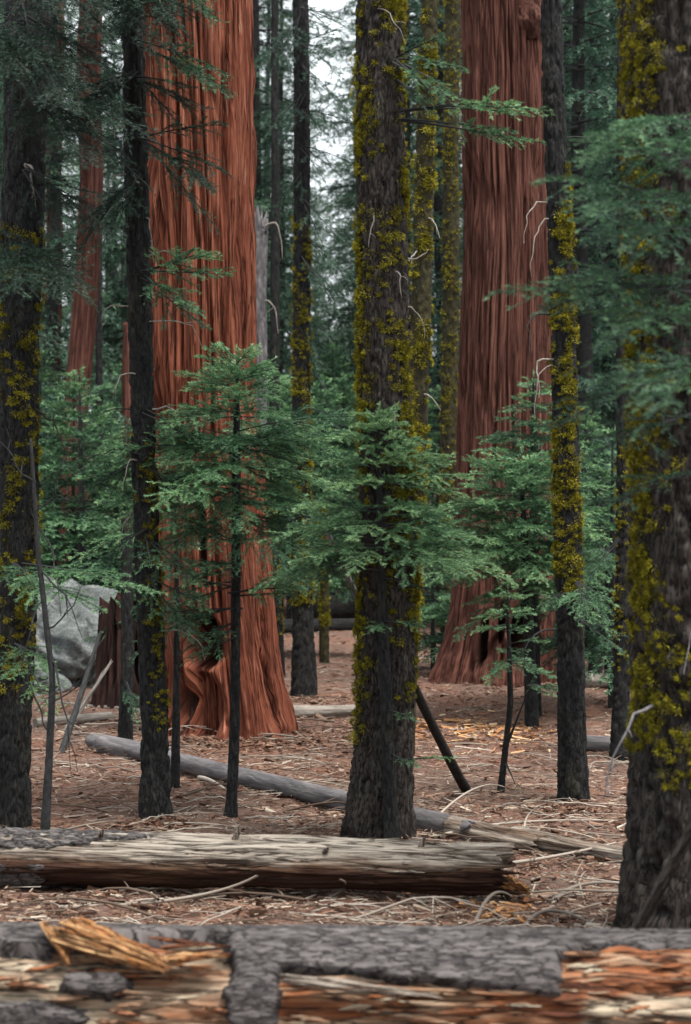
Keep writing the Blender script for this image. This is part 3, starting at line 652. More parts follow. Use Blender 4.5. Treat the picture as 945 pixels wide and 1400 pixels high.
# bark knob near the top
g = np.random.default_rng(5)
def blob(cen, rad, seed, nu=40, nv=24, rough=.25, freq=2.):
    u = np.arange(nu) / nu * 2 * PI; w = np.linspace(0, PI, nv)
    U, W = np.meshgrid(u, w); d = np.stack([np.sin(W) * np.cos(U), np.sin(W) * np.sin(U), np.cos(W)], -1)
    n = fbm(d[..., 0] * freq + d[..., 2] * freq * .7 + 20, d[..., 1] * freq - d[..., 2] * freq + 20, seed, None, 4)
    v = np.asarray(cen) + d * np.asarray(rad) * (1 + rough * (n - .5) * 2)[..., None]
    i = np.arange(nv - 1)[:, None] * nu; j = np.arange(nu)[None]; k = (j + 1) % nu
    return v.reshape(-1, 3), np.stack([i + j, i + k, i + nu + k, i + nu + j], -1).reshape(-1, 4)
v, q = blob(P(722, 28, 26.3 - .42), (.20, .2, .26), 4, rough=.35)
link('burl', build_mesh('burl', v - np.asarray(r.location), q, None, [M['brown_bark']], attrs={'char': np.full(len(v), .15)}, vattrs={'tc': v}), r)

s_stump = Spine(24.6, [(176, 835, 74), (178, 900, 86), (184, 965, 116)], 0)
r = thing('tree_stump', s_stump.base, 'burnt brown stump hidden in shade behind the slim fir with pale twigs', 'stump')
trunk('trunk', s_stump, r, M['brown_bark'], seq_disp(.13, .05, .25, .6, dents=[(0, .6, 3.2, 2.2, .0, .72), (.5, .5, .3, .5, .3, .95), (-.5, .7, .14, .5, .15, .95)]), 160, .02, broken=True)
s_sm = Spine(35., [(126, -40, 30), (122, 250, 31), (113, 430, 33), (103, 620, 34), (92, 800, 38), (88, 895, 48)], 24)
r = fir('slender red barked sequoia leaning a little behind the left edge fir', s_sm, 'brown_bark', disp=seq_disp(.13, .03), nseg=90, dz=.04, name='sequoia_tree')
for k in range(26):
    py = -60 + k * 15; a0 = P(124 - k * .5, py, 34.8); bough(r, a0, a0 + [RNG.uniform(-1.3, 1.3), -RNG.uniform(.1, 1.2), -RNG.uniform(.1, .7)], .2, 9, 10, 70, .05, .009, .5, .45, tint=.3, seed=900 + k, n=2, spread=.4, mats=('dark_needles', 'stem_bark'))
s_sm2 = Spine(44., [(78, 100, 20), (72, 450, 22), (66, 700, 24), (64, 830, 30)], 22)
r = fir('shaded brown trunk far behind the left edge fir, thinner than its red neighbour', s_sm2, 'brown_bark', disp=seq_disp(.13, .03), nseg=70, dz=.05, name='sequoia_tree')
s_sm3 = Spine(40., [(172, 440, 9), (172, 550, 14), (168, 840, 18)], 0)
r = fir('thin reddish trunk half hidden behind the slim fir with pale twigs', s_sm3, 'brown_bark', disp=seq_disp(.1, .02), nseg=50, dz=.05, name='sequoia_tree')

# ---- dark trunks in the gap between the sequoia and the middle fir
s_gap = Spine(25.6, [(409, -40, 20), (411, 300, 22), (412, 600, 24), (414, 800, 28), (416, 905, 30), (417, 958, 40)], 24)
t = fir('straight dark fir between the red sequoia and the middle fir, mossy halfway up', s_gap, 'dark_bark', nseg=56, dz=.025)
moss(s_gap, t, 520, 1.2, 6.2, .0, 1.1, (.014, .034), 31, .44, 34, (.014, .030))
for k, (a, b, ti) in enumerate([(P(412, 60, 25.5), P(470, 110, 24.5), .25), (P(412, 20, 25.5), P(352, 100, 25), .22), (P(412, 130, 25.5), P(362, 190, 25), .25), (P(412, 150, 25.5), P(450, 190, 25), .3), (P(412, 350, 25.5), P(440, 400, 25), .4), (P(412, 90, 25.5), P(482, 165, 25), .4), (P(412, 200, 25.5), P(476, 250, 25.2), .4), (P(412, 270, 25.5), P(470, 330, 25.1), .45), (P(412, 10, 25.5), P(476, 40, 25.1), .35), (P(412, 320, 25.5), P(482, 390, 25.6), .45), (P(412, 240, 25.5), P(368, 300, 25.6), .35), (P(412, 430, 25.5), P(474, 480, 25.6), .5), (P(412, 560, 25.5), P(455, 640, 25), .4), (P(412, 700, 25.5), P(370, 740, 25), .3)]):
    bough(t, a, b, .12, 9, 12, 90, .04, .006, .40, .42, tint=ti, seed=260 + k, n=3, spread=.25, mats=('far_needles', 'stem_bark'))
s_snag = Spine(30., [(358, 297, 20), (356, 420, 20), (353, 700, 22), (352, 918, 30)], 0)
r = fir('gray dead snag with a broken top beside the red sequoia', s_snag, 'gray_bark', nseg=48, dz=.03, name='dead_snag', broken=True)
dead_branch(s_snag, r, .9, P(0, 310, 30)[2], [(.22, -.1, .18), (.22, -.15, -.55)], .022, seed=80, forks=0)
dead_branch(s_snag, r, 1.2, P(0, 412, 30)[2], [(.22, -.1, .05), (.24, -.15, -.45)], .02, seed=81, forks=1)
for k, (d, pts, lab, mt, ms) in enumerate([
        (33., [(376, 250, 11), (375, 500, 13), (372, 890, 18)], 'thin black trunk just right of the gray broken snag', 'dark_bark', 0),
        (31., [(441, 690, 10), (443, 800, 11), (444, 905, 14)], 'small mossy pole low in the gap left of the middle fir', 'olive_bark', 200),
        (29., [(364, 600, 12), (376, 760, 14), (380, 932, 18)], 'shaded mossy stem behind the foot of the red sequoia', 'dark_bark', 160),
        (47., [(812, 200, 15), (811, 450, 16), (810, 840, 20)], 'dark background trunk seen between the two mossy firs on the right', 'dark_bark', 0),
        (28.5, [(822, 640, 13), (818, 800, 15), (814, 935, 21)], 'short dark trunk near the ground behind the slim fir with moss patches', 'dark_bark', 0),
        (52., [(462, 545, 8), (462, 620, 9), (463, 820, 12)], 'pale gray trunk faint in the bright gap left of the middle fir', 'gray_bark', 0),
        (37., [(136, 500, 9), (137, 640, 10), (138, 870, 13)], 'thin dark pole behind the boulder left of the slim fir', 'dark_bark', 0),
        (20., [(171, 700, 13), (173, 900, 17), (170, 1010, 20), (169, 1028, 26)], 'dark young trunk close behind the slim fir with pale twigs', 'dark_bark', 0),
        (19., [(772, 780, 7), (766, 920, 9), (768, 1045, 12)], 'thin bare stem tucked against the foot of the slim fir on the right', 'dark_bark', 0)]):
    sp = Spine(d, pts, 18 if pts[0][1] < 520 else 0)
    t = fir(lab, sp, mt, nseg=36, dz=.04, disp=fir_disp(.05, .012))
    if ms: moss(sp, t, ms, sp.base[2] + .6, sp.z[-1], .2, 1.1, (.014, .03), 33 + k, .42, 30, (.014, .03))
    if k == 7: bough(t, P(171, 930, 20), P(185, 985, 19.6), .1, 14, 18, 180, .026, .0034, .42, tint=.4, seed=280, n=4, spread=.1)

# ------------------------------------------------------------------ young firs in front
def young_fir(label, d, pts, zlo_py, prof, seed, m='needles', m2='stem_bark', **kw):
    sp = Spine(d, pts, 0); g = np.random.default_rng(seed)
    r = thing('young_fir', sp.base, label, 'young fir')
    trunk('trunk', sp, r, M['dark_bark'], fir_disp(.03, .004), 24, .03)
    A = sapling_crown(sp.base, lambda z: sp.c(np.float64(z)), P(0, zlo_py, d)[2], sp.z[-1], prof, g, **kw)
    link('crown', A.mesh('crown', [M[m], M[m2]], r.location, False), r)
    return r, sp
r, sp = young_fir('young fir with a wide leafy crown on a thin bare stem before the red sequoia', 15.6, [(324, 488, 3), (322, 620, 11), (321, 800, 13), (320, 1000, 14), (316, 1095, 15), (314, 1124, 23)], 700,
          lambda h: .24 + .82 * min(1, (1 - h) * 1.9) * (1 - .35 * max(0, .35 - h)), 301, nper=11, el=(.6, -.22), d1=22, nd=220, ln=.026, wd=.0034, tint=.60, whorl=.14, gap=.12)
for k, (a, b, ti) in enumerate([(P(321, 740, 15.6), P(228, 700, 15.4), .4), (P(321, 800, 15.6), P(240, 830, 15.2), .38), (P(321, 830, 15.6), P(225, 862, 15.2), .34), (P(321, 815, 15.6), P(415, 812, 15.2), .42), (P(321, 690, 15.6), P(415, 690, 15.2), .4),
                                (P(321, 860, 15.6), P(286, 880, 15.3), .4), (P(321, 770, 15.6), P(262, 775, 15), .4), (P(321, 620, 15.6), P(222, 600, 15.2), .42), (P(321, 610, 15.6), P(432, 610, 15.3), .42), (P(321, 660, 15.6), P(228, 655, 15.4), .36), (P(321, 850, 15.6), P(250, 890, 15.3), .36)]):
    bough(r, a, b, .05, 15, 20, 200, .026, .0034, .5, .42, tint=ti + .12, seed=310 + k, n=3, spread=.14, tmin=.25)
r, sp = young_fir('bright green young fir with a pointed crown directly in front of the stout middle fir', 13.9, [(519, 566, 2), (520, 700, 9), (524, 850, 15), (530, 1000, 17), (535, 1130, 20), (536, 1172, 26)], 748,
          lambda h: .09 + .80 * (1 - h) ** .75, 302, nper=13, el=(.6, -.05), d1=24, nd=240, ln=.026, wd=.0034, tint=.78, whorl=.15, gap=.12)
for k, (a, b, ti) in enumerate([(P(521, 760, 13.9), P(422, 742, 13.6), .5), (P(522, 780, 13.9), P(402, 772, 13.5), .48), (P(522, 760, 13.9), P(640, 745, 13.6), .5), (P(524, 850, 13.9), P(580, 858, 13.4), .6), (P(524, 850, 13.9), P(512, 862, 13.3), .6), (P(530, 970, 13.9), P(570, 985, 13.5), .62),
                                (P(533, 1030, 13.9), P(572, 1048, 13.5), .6), (P(534, 1040, 13.9), P(618, 1036, 13.6), .66), (P(523, 720, 13.9), P(622, 700, 13.6), .56), (P(523, 790, 13.9), P(600, 810, 13.6), .42), (P(521, 740, 13.9), P(400, 715, 14.4), .5)]):
    bough(r, a, b, .04, 18, 22, 220, .022, .003, .34, .42, tint=ti, seed=330 + k, n=1, tmin=.35)
r, sp = young_fir('broad blue green fir sapling in tiers before the foot of the brown sequoia', 22.5, [(712, 620, 3), (716, 720, 9), (722, 850, 14), (726, 990, 20)], 800,
          lambda h: .35 + 1.15 * (1 - h) ** .6 * (1 - .5 * max(0, .25 - h) / .25), 303, nper=14, el=(.5, -.05), d1=18, nd=150, ln=.034, wd=.0052, tint=.64, whorl=.19, gap=.1)
r, sp = young_fir('small pale green fir sapling on a thin crooked stem before the burnt cavity', 17.0, [(694, 800, 2), (696, 880, 6), (698, 960, 8), (686, 1060, 9), (682, 1098, 12)], 905,
          lambda h: .06 + .38 * (1 - h) ** .7, 304, nper=8, el=(.6, .0), d1=24, nd=220, ln=.026, wd=.0034, tint=.70, whorl=.14, gap=.25)
bough(r, P(688, 1030, 17), P(728, 930, 16.8), .02, 6, 10, 40, .02, .003, .2, tint=.5, seed=350, tmin=.8, r0=.02)
bough(r, P(726, 935, 16.8), P(765, 945, 16.5), .05, 20, 22, 220, .024, .0032, .5, tint=.6, seed=351, n=4, spread=.10)
bough(r, P(690, 1040, 17), P(706, 1075, 16.8), .02, 3, 5, 10, .02, .003, .15, tint=.5, seed=352, tmin=.8, r0=.014)
r, sp = young_fir('slim sapling with thin tiers of needles before the middle of the brown sequoia', 23.5, [(728, 515, 2), (728, 600, 7), (730, 800, 11), (734, 978, 15)], 640,
          lambda h: .12 + .68 * (1 - h) ** .8, 305, nper=10, el=(.55, .0), d1=18, nd=150, ln=.034, wd=.005, tint=.52, whorl=.17)
r, sp = young_fir('leafy sapling hanging over the dark hollow left of the red sequoia', 17.2, [(240, 690, 2), (243, 780, 6), (243, 900, 9), (241, 1066, 13)], 850,
          lambda h: .14 + .30 * (1 - h) ** .6, 306, nper=9, el=(.4, -.35), d1=22, nd=200, ln=.028, wd=.0036, tint=.42, whorl=.14, gap=.2)
# a bare blurred sapling near the left edge
s_bare = Spine(13.2, [(42, 600, 4), (52, 760, 7), (72, 930, 9), (66, 1060, 11), (60, 1160, 15)], 0)
r = thing('bare_sapling', s_bare.base, 'leafless crooked sapling in front of the left edge fir and the boulder', 'sapling')
trunk('trunk', s_bare, r, M['stem_bark'], fir_disp(.03, .003), 16, .04)
for k, (py, dx, dy) in enumerate([(700, 60, -120), (780, 52, 90), (860, 60, -60), (960, 60, -90), (1000, -30, -100), (660, -30, -90), (820, -40, 120), (900, 44, 130)]):
    a = 13.2 / FPX
    dead_branch(s_bare, r, 1.2 if dx > 0 else -1.2, P(0, py, 13.2)[2], [(dx * a * .7, -.1, -dy * a * .2), (dx * a, -.1, -dy * a)], .008, 'stem_bark', seed=400 + k, forks=3, name='branch')

# ------------------------------------------------------------------ undergrowth saplings and the background forest
def template_sapling(seed, H, R):
    g = np.random.default_rng(seed); r = thing('background_sapling', (0, 0, 0), 'x x x x', 'young fir')
    v, q = tube(np.array([[0, 0, -.3], [0, 0, H * .5], [0.02, 0, H]]), np.array([.045, .03, .006]), 8)
    link('trunk', build_mesh('trunk', v, q, None, [M['stem_bark']], attrs={'char': np.zeros(len(v))}, vattrs={'tc': v}), r)
    A = sapling_crown(np.zeros(3), lambda z: np.array([0., 0, z]), H * .30, H, lambda h: .12 + R * (1 - h) ** .75, g, nper=11, el=(.6, -.18), d1=12, nd=85, ln=.045, wd=.010, tint=.52, whorl=.22, d2=9)
    link('crown', A.mesh('crown', [M['needles'], M['stem_bark']], (0, 0, 0), False), r)
    return r
ST = [template_sapling(500, 3.0, 1.0), template_sapling(501, 2.2, .85), template_sapling(502, 4.2, 1.25)]
used = [0, 0, 0]
def put_sapling(k, px, d, s, rot, label, group=None):
    r = ST[k] if not used[k] else copy_tree(ST[k]); used[k] += 1
    x = (px - CX) / FPX * d
    r.location = (x, d, float(gz(x, d)) - .05); r.scale = (s, s, s); r.rotation_euler = (0, 0, rot)
    r['label'] = label
    if group: r['group'] = group
SAP = [  # px, distance, kind, scale, label, group
    (100, 33, 2, 1.05, 'bushy blue green sapling behind the boulder at the left', None), (160, 33, 0, 1.15, 'sapling rising behind the burnt stump beside the slim fir with pale twigs', None),
    (55, 36, 2, 1.1, 'tall sapling in the shade behind the left edge fir', None), (200, 33, 2, 1.0, 'sapling squeezed between the slim dark fir and the red sequoia', None),
    (440, 33, 2, 1.1, 'light green sapling just right of the straight dark fir in the gap', None),
    (385, 46, 2, 1.3, 'sapling behind the snag beside the red sequoia', None), (455, 50, 2, 1.5, 'pale green sapling in the bright gap left of the middle fir', None), (470, 46, 2, 1.3, 'feathery tall sapling close behind the left side of the middle fir', None),
    (395, 44, 2, 1.25, 'sapling in the deep gap behind the straight dark fir', None), (592, 30, 1, 1.0, 'sapling between the leaning mossy trunk and the olive pole', None), (600, 42, 2, 1.2, 'tall sapling far back between the middle fir and the brown sequoia', None),
    (646, 29, 1, 1.05, 'sapling just behind the left foot of the brown sequoia', None),
    (830, 27, 0, .95, 'sapling behind the slim fir with moss patches, right of the brown sequoia', None), (800, 33, 2, 1.0, 'tall shaded sapling beside the right edge of the brown sequoia', None), (870, 30, 0, 1.0, 'sapling partly behind the broad mossy fir on the right', None),
    (20, 30, 0, .9, 'sapling peeping out behind the foot of the left edge fir', None), (772, 27.5, 1, 1.1, 'sapling against the right flank of the brown sequoia', None), (112, 31.5, 1, 2.0, 'bushy sapling in front of the lower part of the slender red sequoia', None), (186, 30, 1, 1.5, 'sapling filling the space just left of the slim fir with pale twigs', None), (838, 24, 1, 1.5, 'leafy sapling close behind the thin fir pole at the right', None), (246, 24.8, 2, .85, 'sapling just left of the red sequoia, behind the slim fir', None), (180, 42, 2, 1.3, 'dark sapling far back behind the thin reddish trunk', None)]
for k, (px, d, kind, s, lab, grp) in enumerate(SAP): put_sapling(kind, px, d, s, k * 2.4, lab, grp)

def template_fir(seed, H, z0, R, dens=1.0):
    g = np.random.default_rng(seed); r = thing('background_fir', (0, 0, 0), 'x x x x', 'tree')
    zz = np.linspace(-.5, H, 30); rad = .19 * (1 - zz.clip(0) / H) ** .8 + .02
    v, q = tube(np.stack([(vn(zz * .2, 3., seed) - .5) * .3, (vn(zz * .2, 9., seed) - .5) * .3, zz], -1), rad, 14)
    link('trunk', build_mesh('trunk', v, q, None, [M['dark_bark']], attrs={'char': np.zeros(len(v))}, vattrs={'tc': v}), r)
    n = int(150 * dens * (H - z0) / 24)
    z = z0 + (H - z0) * g.uniform(0, 1, n) ** 1.05; h = (z - z0) / (H - z0)
    az = g.uniform(0, 2 * PI, n); e = -.28 + .75 * h + g.normal(0, .14, n)
    clump = vn(az / (2 * PI) * 5, z * .45, seed, 5)
    L = (R * (1 - h) ** .7 + .35) * g.uniform(.55, 1.1, n) * (.55 + .8 * clump)
    p = np.stack([np.zeros(n), np.zeros(n), z], -1); d = np.stack([np.cos(az) * np.cos(e), np.sin(az) * np.cos(e), np.sin(e)], -1)
    ax = axes(p, d, L, .18, np.clip(.42 + .25 * (clump - .5) + g.normal(0, .12, n), .05, .95))
    A = Acc(); wood(A, ax, .02 + .006 * L, .005, seg=4)
    k1 = kids(ax, 6, g, .12, .95, .46, .25, .35, .30); k2 = kids(k1, 9., g, .08, .9, .45, .14, .4, .4)
    needles(A, k2, 34, g, .11, .036, upw=.5); needles(A, k1, 24, g, .11, .036, upw=.5)
    link('crown', A.mesh('crown', [M['far_needles'], M['stem_bark']], (0, 0, 0), False), r)
    return r
FT = [template_fir(600, 27, 1.6, 2.6, 1.3), template_fir(601, 33, 3.5, 3.0, 1.2), template_fir(602, 23, .8, 2.3, 1.3)]
fused = [0, 0, 0]
def put_fir(k, px, d, s, rot, label, group):
    r = FT[k] if not fused[k] else copy_tree(FT[k]); fused[k] += 1
    x = (px - CX) / FPX * d
    r.location = (x, d, float(gz(x, d)) - .1); r.scale = (s, s, s); r.rotation_euler = (0, 0, rot)
    r['label'] = label; r['group'] = group
g = np.random.default_rng(77)
ZONES = [  # label, group, list of (px, d, scale)
    ('tall dense fir of the background forest, beyond the left edge fir and the slim fir', 'background firs at the left',
     [(-40, 39, 1), (20, 47, 1.05), (70, 43, .8), (200, 52, 1.1), (40, 62, 1.2), (170, 72, 1.2), (-60, 60, 1.2), (0, 85, 1.3), (130, 92, 1.2), (-110, 48, 1.1)]),
    ('feathery background fir filling the bright gap right of the red sequoia', 'background firs in the bright gap',
     [(352, 50, .95), (385, 64, .9), (330, 72, 1.2), (408, 82, .9), (362, 95, 1.1), (488, 82, .75), (500, 74, 1.0), (432, 120, .62), (510, 92, 1.2), (338, 110, 1.2)]),
    ('dark background fir seen between the middle fir and the brown sequoia', 'background firs right of the middle fir',
     [(560, 48, 1), (610, 52, 1.1), (640, 66, 1.2), (575, 75, 1.2), (535, 60, 1.1), (600, 95, 1.3), (680, 60, 1.2)]),
    ('shaded background fir seen right of the brown sequoia behind the mossy firs', 'background firs at the right',
     [(790, 38, .95), (835, 43, 1.1), (880, 40, 1), (930, 46, 1.1), (770, 54, 1.1), (815, 60, 1.2), (860, 66, 1.2), (910, 70, 1.2), (980, 52, 1.1), (1040, 45, 1), (800, 85, 1.3), (850, 95, 1.3), (740, 72, 1.2)])]
for lab, grp, lst in ZONES:
    for i, (px, d, s) in enumerate(lst): put_fir(int(g.integers(0, 3)), px, d, s, g.uniform(0, 6.28), lab, grp)
# far wood as one mass on the rise
def far_wood():
    g = np.random.default_rng(88); A = Acc()
    for i in range(110):
        d = g.uniform(115, 200); px = g.uniform(-420, 1400); x = (px - CX) / FPX * d
        gap = 415 < px < 492
        H = g.uniform(16, 24) * (.42 if gap else 1.15); z = float(gz(x, d)); n = 60
        zb = z + H * g.uniform(.02, 1, n); h = (zb - z) / H; az = g.uniform(0, 6.28, n); e = -.2 + .5 * h
        ax = axes(np.stack([np.full(n, x), np.full(n, d), zb], -1), np.stack([np.cos(az) * np.cos(e), np.sin(az) * np.cos(e), np.sin(e)], -1), (3.6 * (1 - h) ** .7 + .4) * g.uniform(.6, 1.1, n), .15, np.clip(g.normal(.5, .12, n), 0, 1))
        k1 = kids(ax, 3.2, g, .15, .95, .42, .35, .25, .2); needles(A, k1, 12, g, .36, .13, upw=.6); needles(A, ax, 6, g, .4, .14, upw=.5)
        v, q = tube(np.array([[x, d, z - 1], [x, d, z + H]]), np.array([.35, .05]), 6); A.add(v, q, m=1)
    o = link('far_woods', A.mesh('far_woods', [M['far_needles'], M['dark_bark']], (0, 0, 0), False)); tag(o, 'pale far wood of firs showing low between the nearer trunks', 'woods', kind='stuff')
far_wood()

def round_about():
    """unseen rest of the forest round the viewer, added to block low sky light"""
    g = np.random.default_rng(89); A = Acc(); k = 0
    while k < 46:
        x, y = g.uniform(-34, 34), g.uniform(-34, 44)
        if abs(x) < 3.2 + max(0, y) * .26 or math.hypot(x, y) < 9: continue
        k += 1; H = g.uniform(20, 32); z = float(gz(x, y)); n = 85
        zb = z + H * g.uniform(.12, 1, n); h = (zb - z) / H; az = g.uniform(0, 6.28, n); e = -.2 + .5 * h
        ax = axes(np.stack([np.full(n, x), np.full(n, y), zb], -1), np.stack([np.cos(az) * np.cos(e), np.sin(az) * np.cos(e), np.sin(e)], -1), (2.4 * (1 - h) ** .7 + .4) * g.uniform(.6, 1.1, n), .15, np.clip(g.normal(.45, .12, n), 0, 1))
        k1 = kids(ax, 4, g, .15, .95, .5, .35, .3, .2); needles(A, k1, 14, g, .30, .11, upw=.6)
        v, q = tube(np.array([[x, y, z - 1], [x, y, z + H * .5], [x, y, z + H]]), np.array([.3, .2, .03]), 10); A.add(v, q, m=1)
    o = link('forest', A.mesh('forest', [M['far_needles'], M['dark_bark']], (0, 0, 0), False)); tag(o, 'unseen fir forest added beside and behind the clearing to block low sky light', 'woods', kind='stuff')
round_about()

# ------------------------------------------------------------------ boulders
for k, (px, py, rad, lab) in enumerate([(62, 934, (1.1, .95, .98), 'large mottled gray boulder partly hidden behind the left edge fir'), (116, 938, (.42, .4, .42), 'smaller gray rock at the right foot of the large boulder'), (30, 950, (.5, .4, .3), 'low flat rock behind the foot of the left edge fir')]):
    p = at(px, py); v, q = blob((0, 0, rad[2] * .35), rad, 30 + k, 140, 90, .5, 2.1)
    o = link('boulder', build_mesh('boulder', v, q, None, [M['rock']])); o.location = p + [0, rad[1] * .7, 0]; tag(o, lab, 'boulder')

# ------------------------------------------------------------------ logs
# near log across the bottom
ND, NR = 8.3, .31
p0, p1 = np.array([-3.4, ND + .12, NR + .02]), np.array([3.6, ND - .05, NR - .0])
r = thing('fallen_log', (0, ND, 0), 'huge near log with gray plated bark peeling off orange decayed wood', 'log')
def px_of(S): return CX + (p0[0] + S) / (ND - .15) * FPX
def nmask(S, A):
    px = px_of(S); a = np.degrees(np.where(A > PI, A - 2 * PI, A)); w = (fbm(px / 30., a / 9., 41, None, 4) - .5)
    e = np.full(S.shape, 1.)
    def cut(x0, x1, a0, a1, sx=28., sa=9.): return np.minimum(np.minimum((px - x0) / sx, (x1 - px) / sx), np.minimum((a - a0) / sa, (a1 - a) / sa))
    lo = 44 + np.clip((px - 380) / 410., 0, 1) * 24
    c = np.maximum.reduce([cut(-900, 312, 8, 140), cut(382, 796, 0, 150) * 0 + np.minimum(np.minimum((px - 380) / 22., (800 - px) / 22.), (a - lo) / 7.), cut(762, 2200, 26, 120)])
    isl = np.maximum(1 - np.hypot((px - 133) / 46., (a - 59) / 9.), 1 - np.hypot((px - 40) / 85., (a - 86) / 12.))
    isl = np.maximum(isl, 1 - np.hypot((px - 28) / 50., (a - 20) / 11.))
    return np.maximum(-c * 1.0, isl * 1.6) + w * 1.1
def ntint(S, A):
    px = px_of(S); a = np.degrees(np.where(A > PI, A - 2 * PI, A))
    t = .30 + .30 * sstep(370, 400, px) + .10 * sstep(740, 780, px) - .5 * sstep(782, 812, px) * sstep(60, 66, a) + .25 * sstep(28, 18, a) * (px < 330)
    return t
link('decayed_wood', log_mesh('decayed_wood', p0, p1, NR - .022, NR - .022, M['rotten'], 150, .011, .046, 51, r.location, grain=(14, 2.2), tintf=ntint, blocky=True), r)
link('bark', log_mesh('bark', p0 + [.01, 0, 0], p1 - [.01, 0, 0], NR - .006, NR - .006, M['log_bark'], 170, .0095, .008, 52, r.location, grain=(14, 2), mask=nmask, thick=.034, plates=True), r)

def slivers(p0, p1, R, n, seed, m, mask, a0, a1, lmin, lmax, rmin, rmax, parent, tl):
    """torn fibres lying along the bare wood"""
    g = np.random.default_rng(seed); L = np.linalg.norm(p1 - p0); ax = (p1 - p0) / L; up = nrm(UP - ax * ax[2]); fr = np.cross(ax, up); fr = -fr if fr[1] > 0 else fr
    vs, qs, tcs, ts, c = [], [], [], [], 0
    while len(vs) < n:
        S, A = g.uniform(.3, L - .3), math.radians(g.uniform(a0, a1))
        if mask is not None and mask(np.array([[S]]), np.array([[A]]))[0, 0] > -.25: continue
        l = g.uniform(lmin, lmax) * g.uniform(.4, 1); r = g.uniform(rmin, rmax); t = np.linspace(-.5, .5, 6)
        tilt = g.normal(0, .10); aa = A + tilt * t * l / R
        rr = R + r * .4 + g.uniform(0, .6) * l * .10 * np.maximum(0, t * 2) ** 2
        pts = p0 + ax * (S + t * l)[:, None] + up * (np.cos(aa) * rr)[:, None] + fr * (np.sin(aa) * rr)[:, None] + g.normal(0, .002, (6, 3))
        v, q = tube(pts, r * np.array([.2, .8, 1, .9, .65, .2]), 5)
        vs.append(v); qs.append(q + c); c += len(v); ts.append(np.full(len(v), g.uniform(*tl)))
        tcs.append(np.stack([v[:, 1] + seed, v[:, 2], v[:, 0]], -1))
    v = np.concatenate(vs)
    o = link('splinters', build_mesh('splinters', v - np.asarray(parent.location), np.concatenate(qs), None, [m], smooth=False, attrs={'tint': np.concatenate(ts), 'char': np.zeros(len(v))}, vattrs={'tc': np.concatenate(tcs)}), parent); o['kind'] = 'stuff'
slivers(p0, p1, NR - .012, 260, 66, M['rotten'], nmask, 12, 95, .08, .5, .005, .017, r, (.2, .9))

# the split orange chunk lying on it
def splinter_bundle(name, p0, p1, wid, n, seed, m, r0=.02, lift=.0):
    g = np.random.default_rng(seed); vs, qs, ts, tints, nn = [], [], [], [], 0
    p0 = np.asarray(p0, float); p1 = np.asarray(p1, float); d = p1 - p0; L = np.linalg.norm(d); d /= L
    s = nrm(np.cross(d, UP)); u = np.cross(s, d)
    for k in range(n):
        a = g.uniform(-1, 1); b = g.uniform(-1, 1) * .5
        o = s * a * wid + u * b * wid; st = g.uniform(-.08, .2) * L; en = L * g.uniform(.65, 1.05)
        r = r0 * g.uniform(.5, 1.3)
        pts = p0 + o + d * np.linspace(st, en, 6)[:, None] * 1 - o * np.linspace(0, .55, 6)[:, None] + g.normal(0, .004, (6, 3))
        v, q = tube(pts, r * np.array([.45, .95, 1, .9, .6, .15]), 5)
        vs.append(v); qs.append(q + nn); tints.append(np.full(len(v), g.uniform(.05, .75))); nn += len(v)
        tc = None
    v = np.concatenate(vs); loc = (p0 + p1) / 2
    tc = np.stack([np.dot(v - p0, s), np.dot(v - p0, u), np.dot(v - p0, d)], -1)
    o = link(name, build_mesh(name, v - loc, np.concatenate(qs), None, [m], smooth=False, attrs={'tint': np.concatenate(tints), 'char': np.zeros(len(v))}, vattrs={'tc': tc})); o.location = loc
    return o
o = splinter_bundle('wood_splinter', P(92, 1272, 8.22), P(228, 1322, 8.06), .080, 190, 61, M['orange_wood'], .010)
tag(o, 'torn chunk of bright orange wood lying on the left part of the near log', 'wood chunk')
o = splinter_bundle('wood_splinter', P(66, 1262, 8.24), P(96, 1318, 8.12), .03, 22, 62, M['orange_wood'], .012)
tag(o, 'small pale splinter standing at the left end of the torn orange chunk', 'wood chunk')
o = splinter_bundle('wood_splinter', P(225, 1312, 8.1), P(308, 1306, 8.1), .022, 24, 63, M['orange_wood'], .009)
tag(o, 'thin orange sliver along the top of the near log beside the bark band', 'wood chunk')
o = splinter_bundle('wood_splinter', P(400, 1338, 8.04), P(600, 1362, 7.98), .028, 30, 64, M['wood'], .010)
tag(o, 'long splinter along the bark edge in the middle of the near log', 'wood chunk')

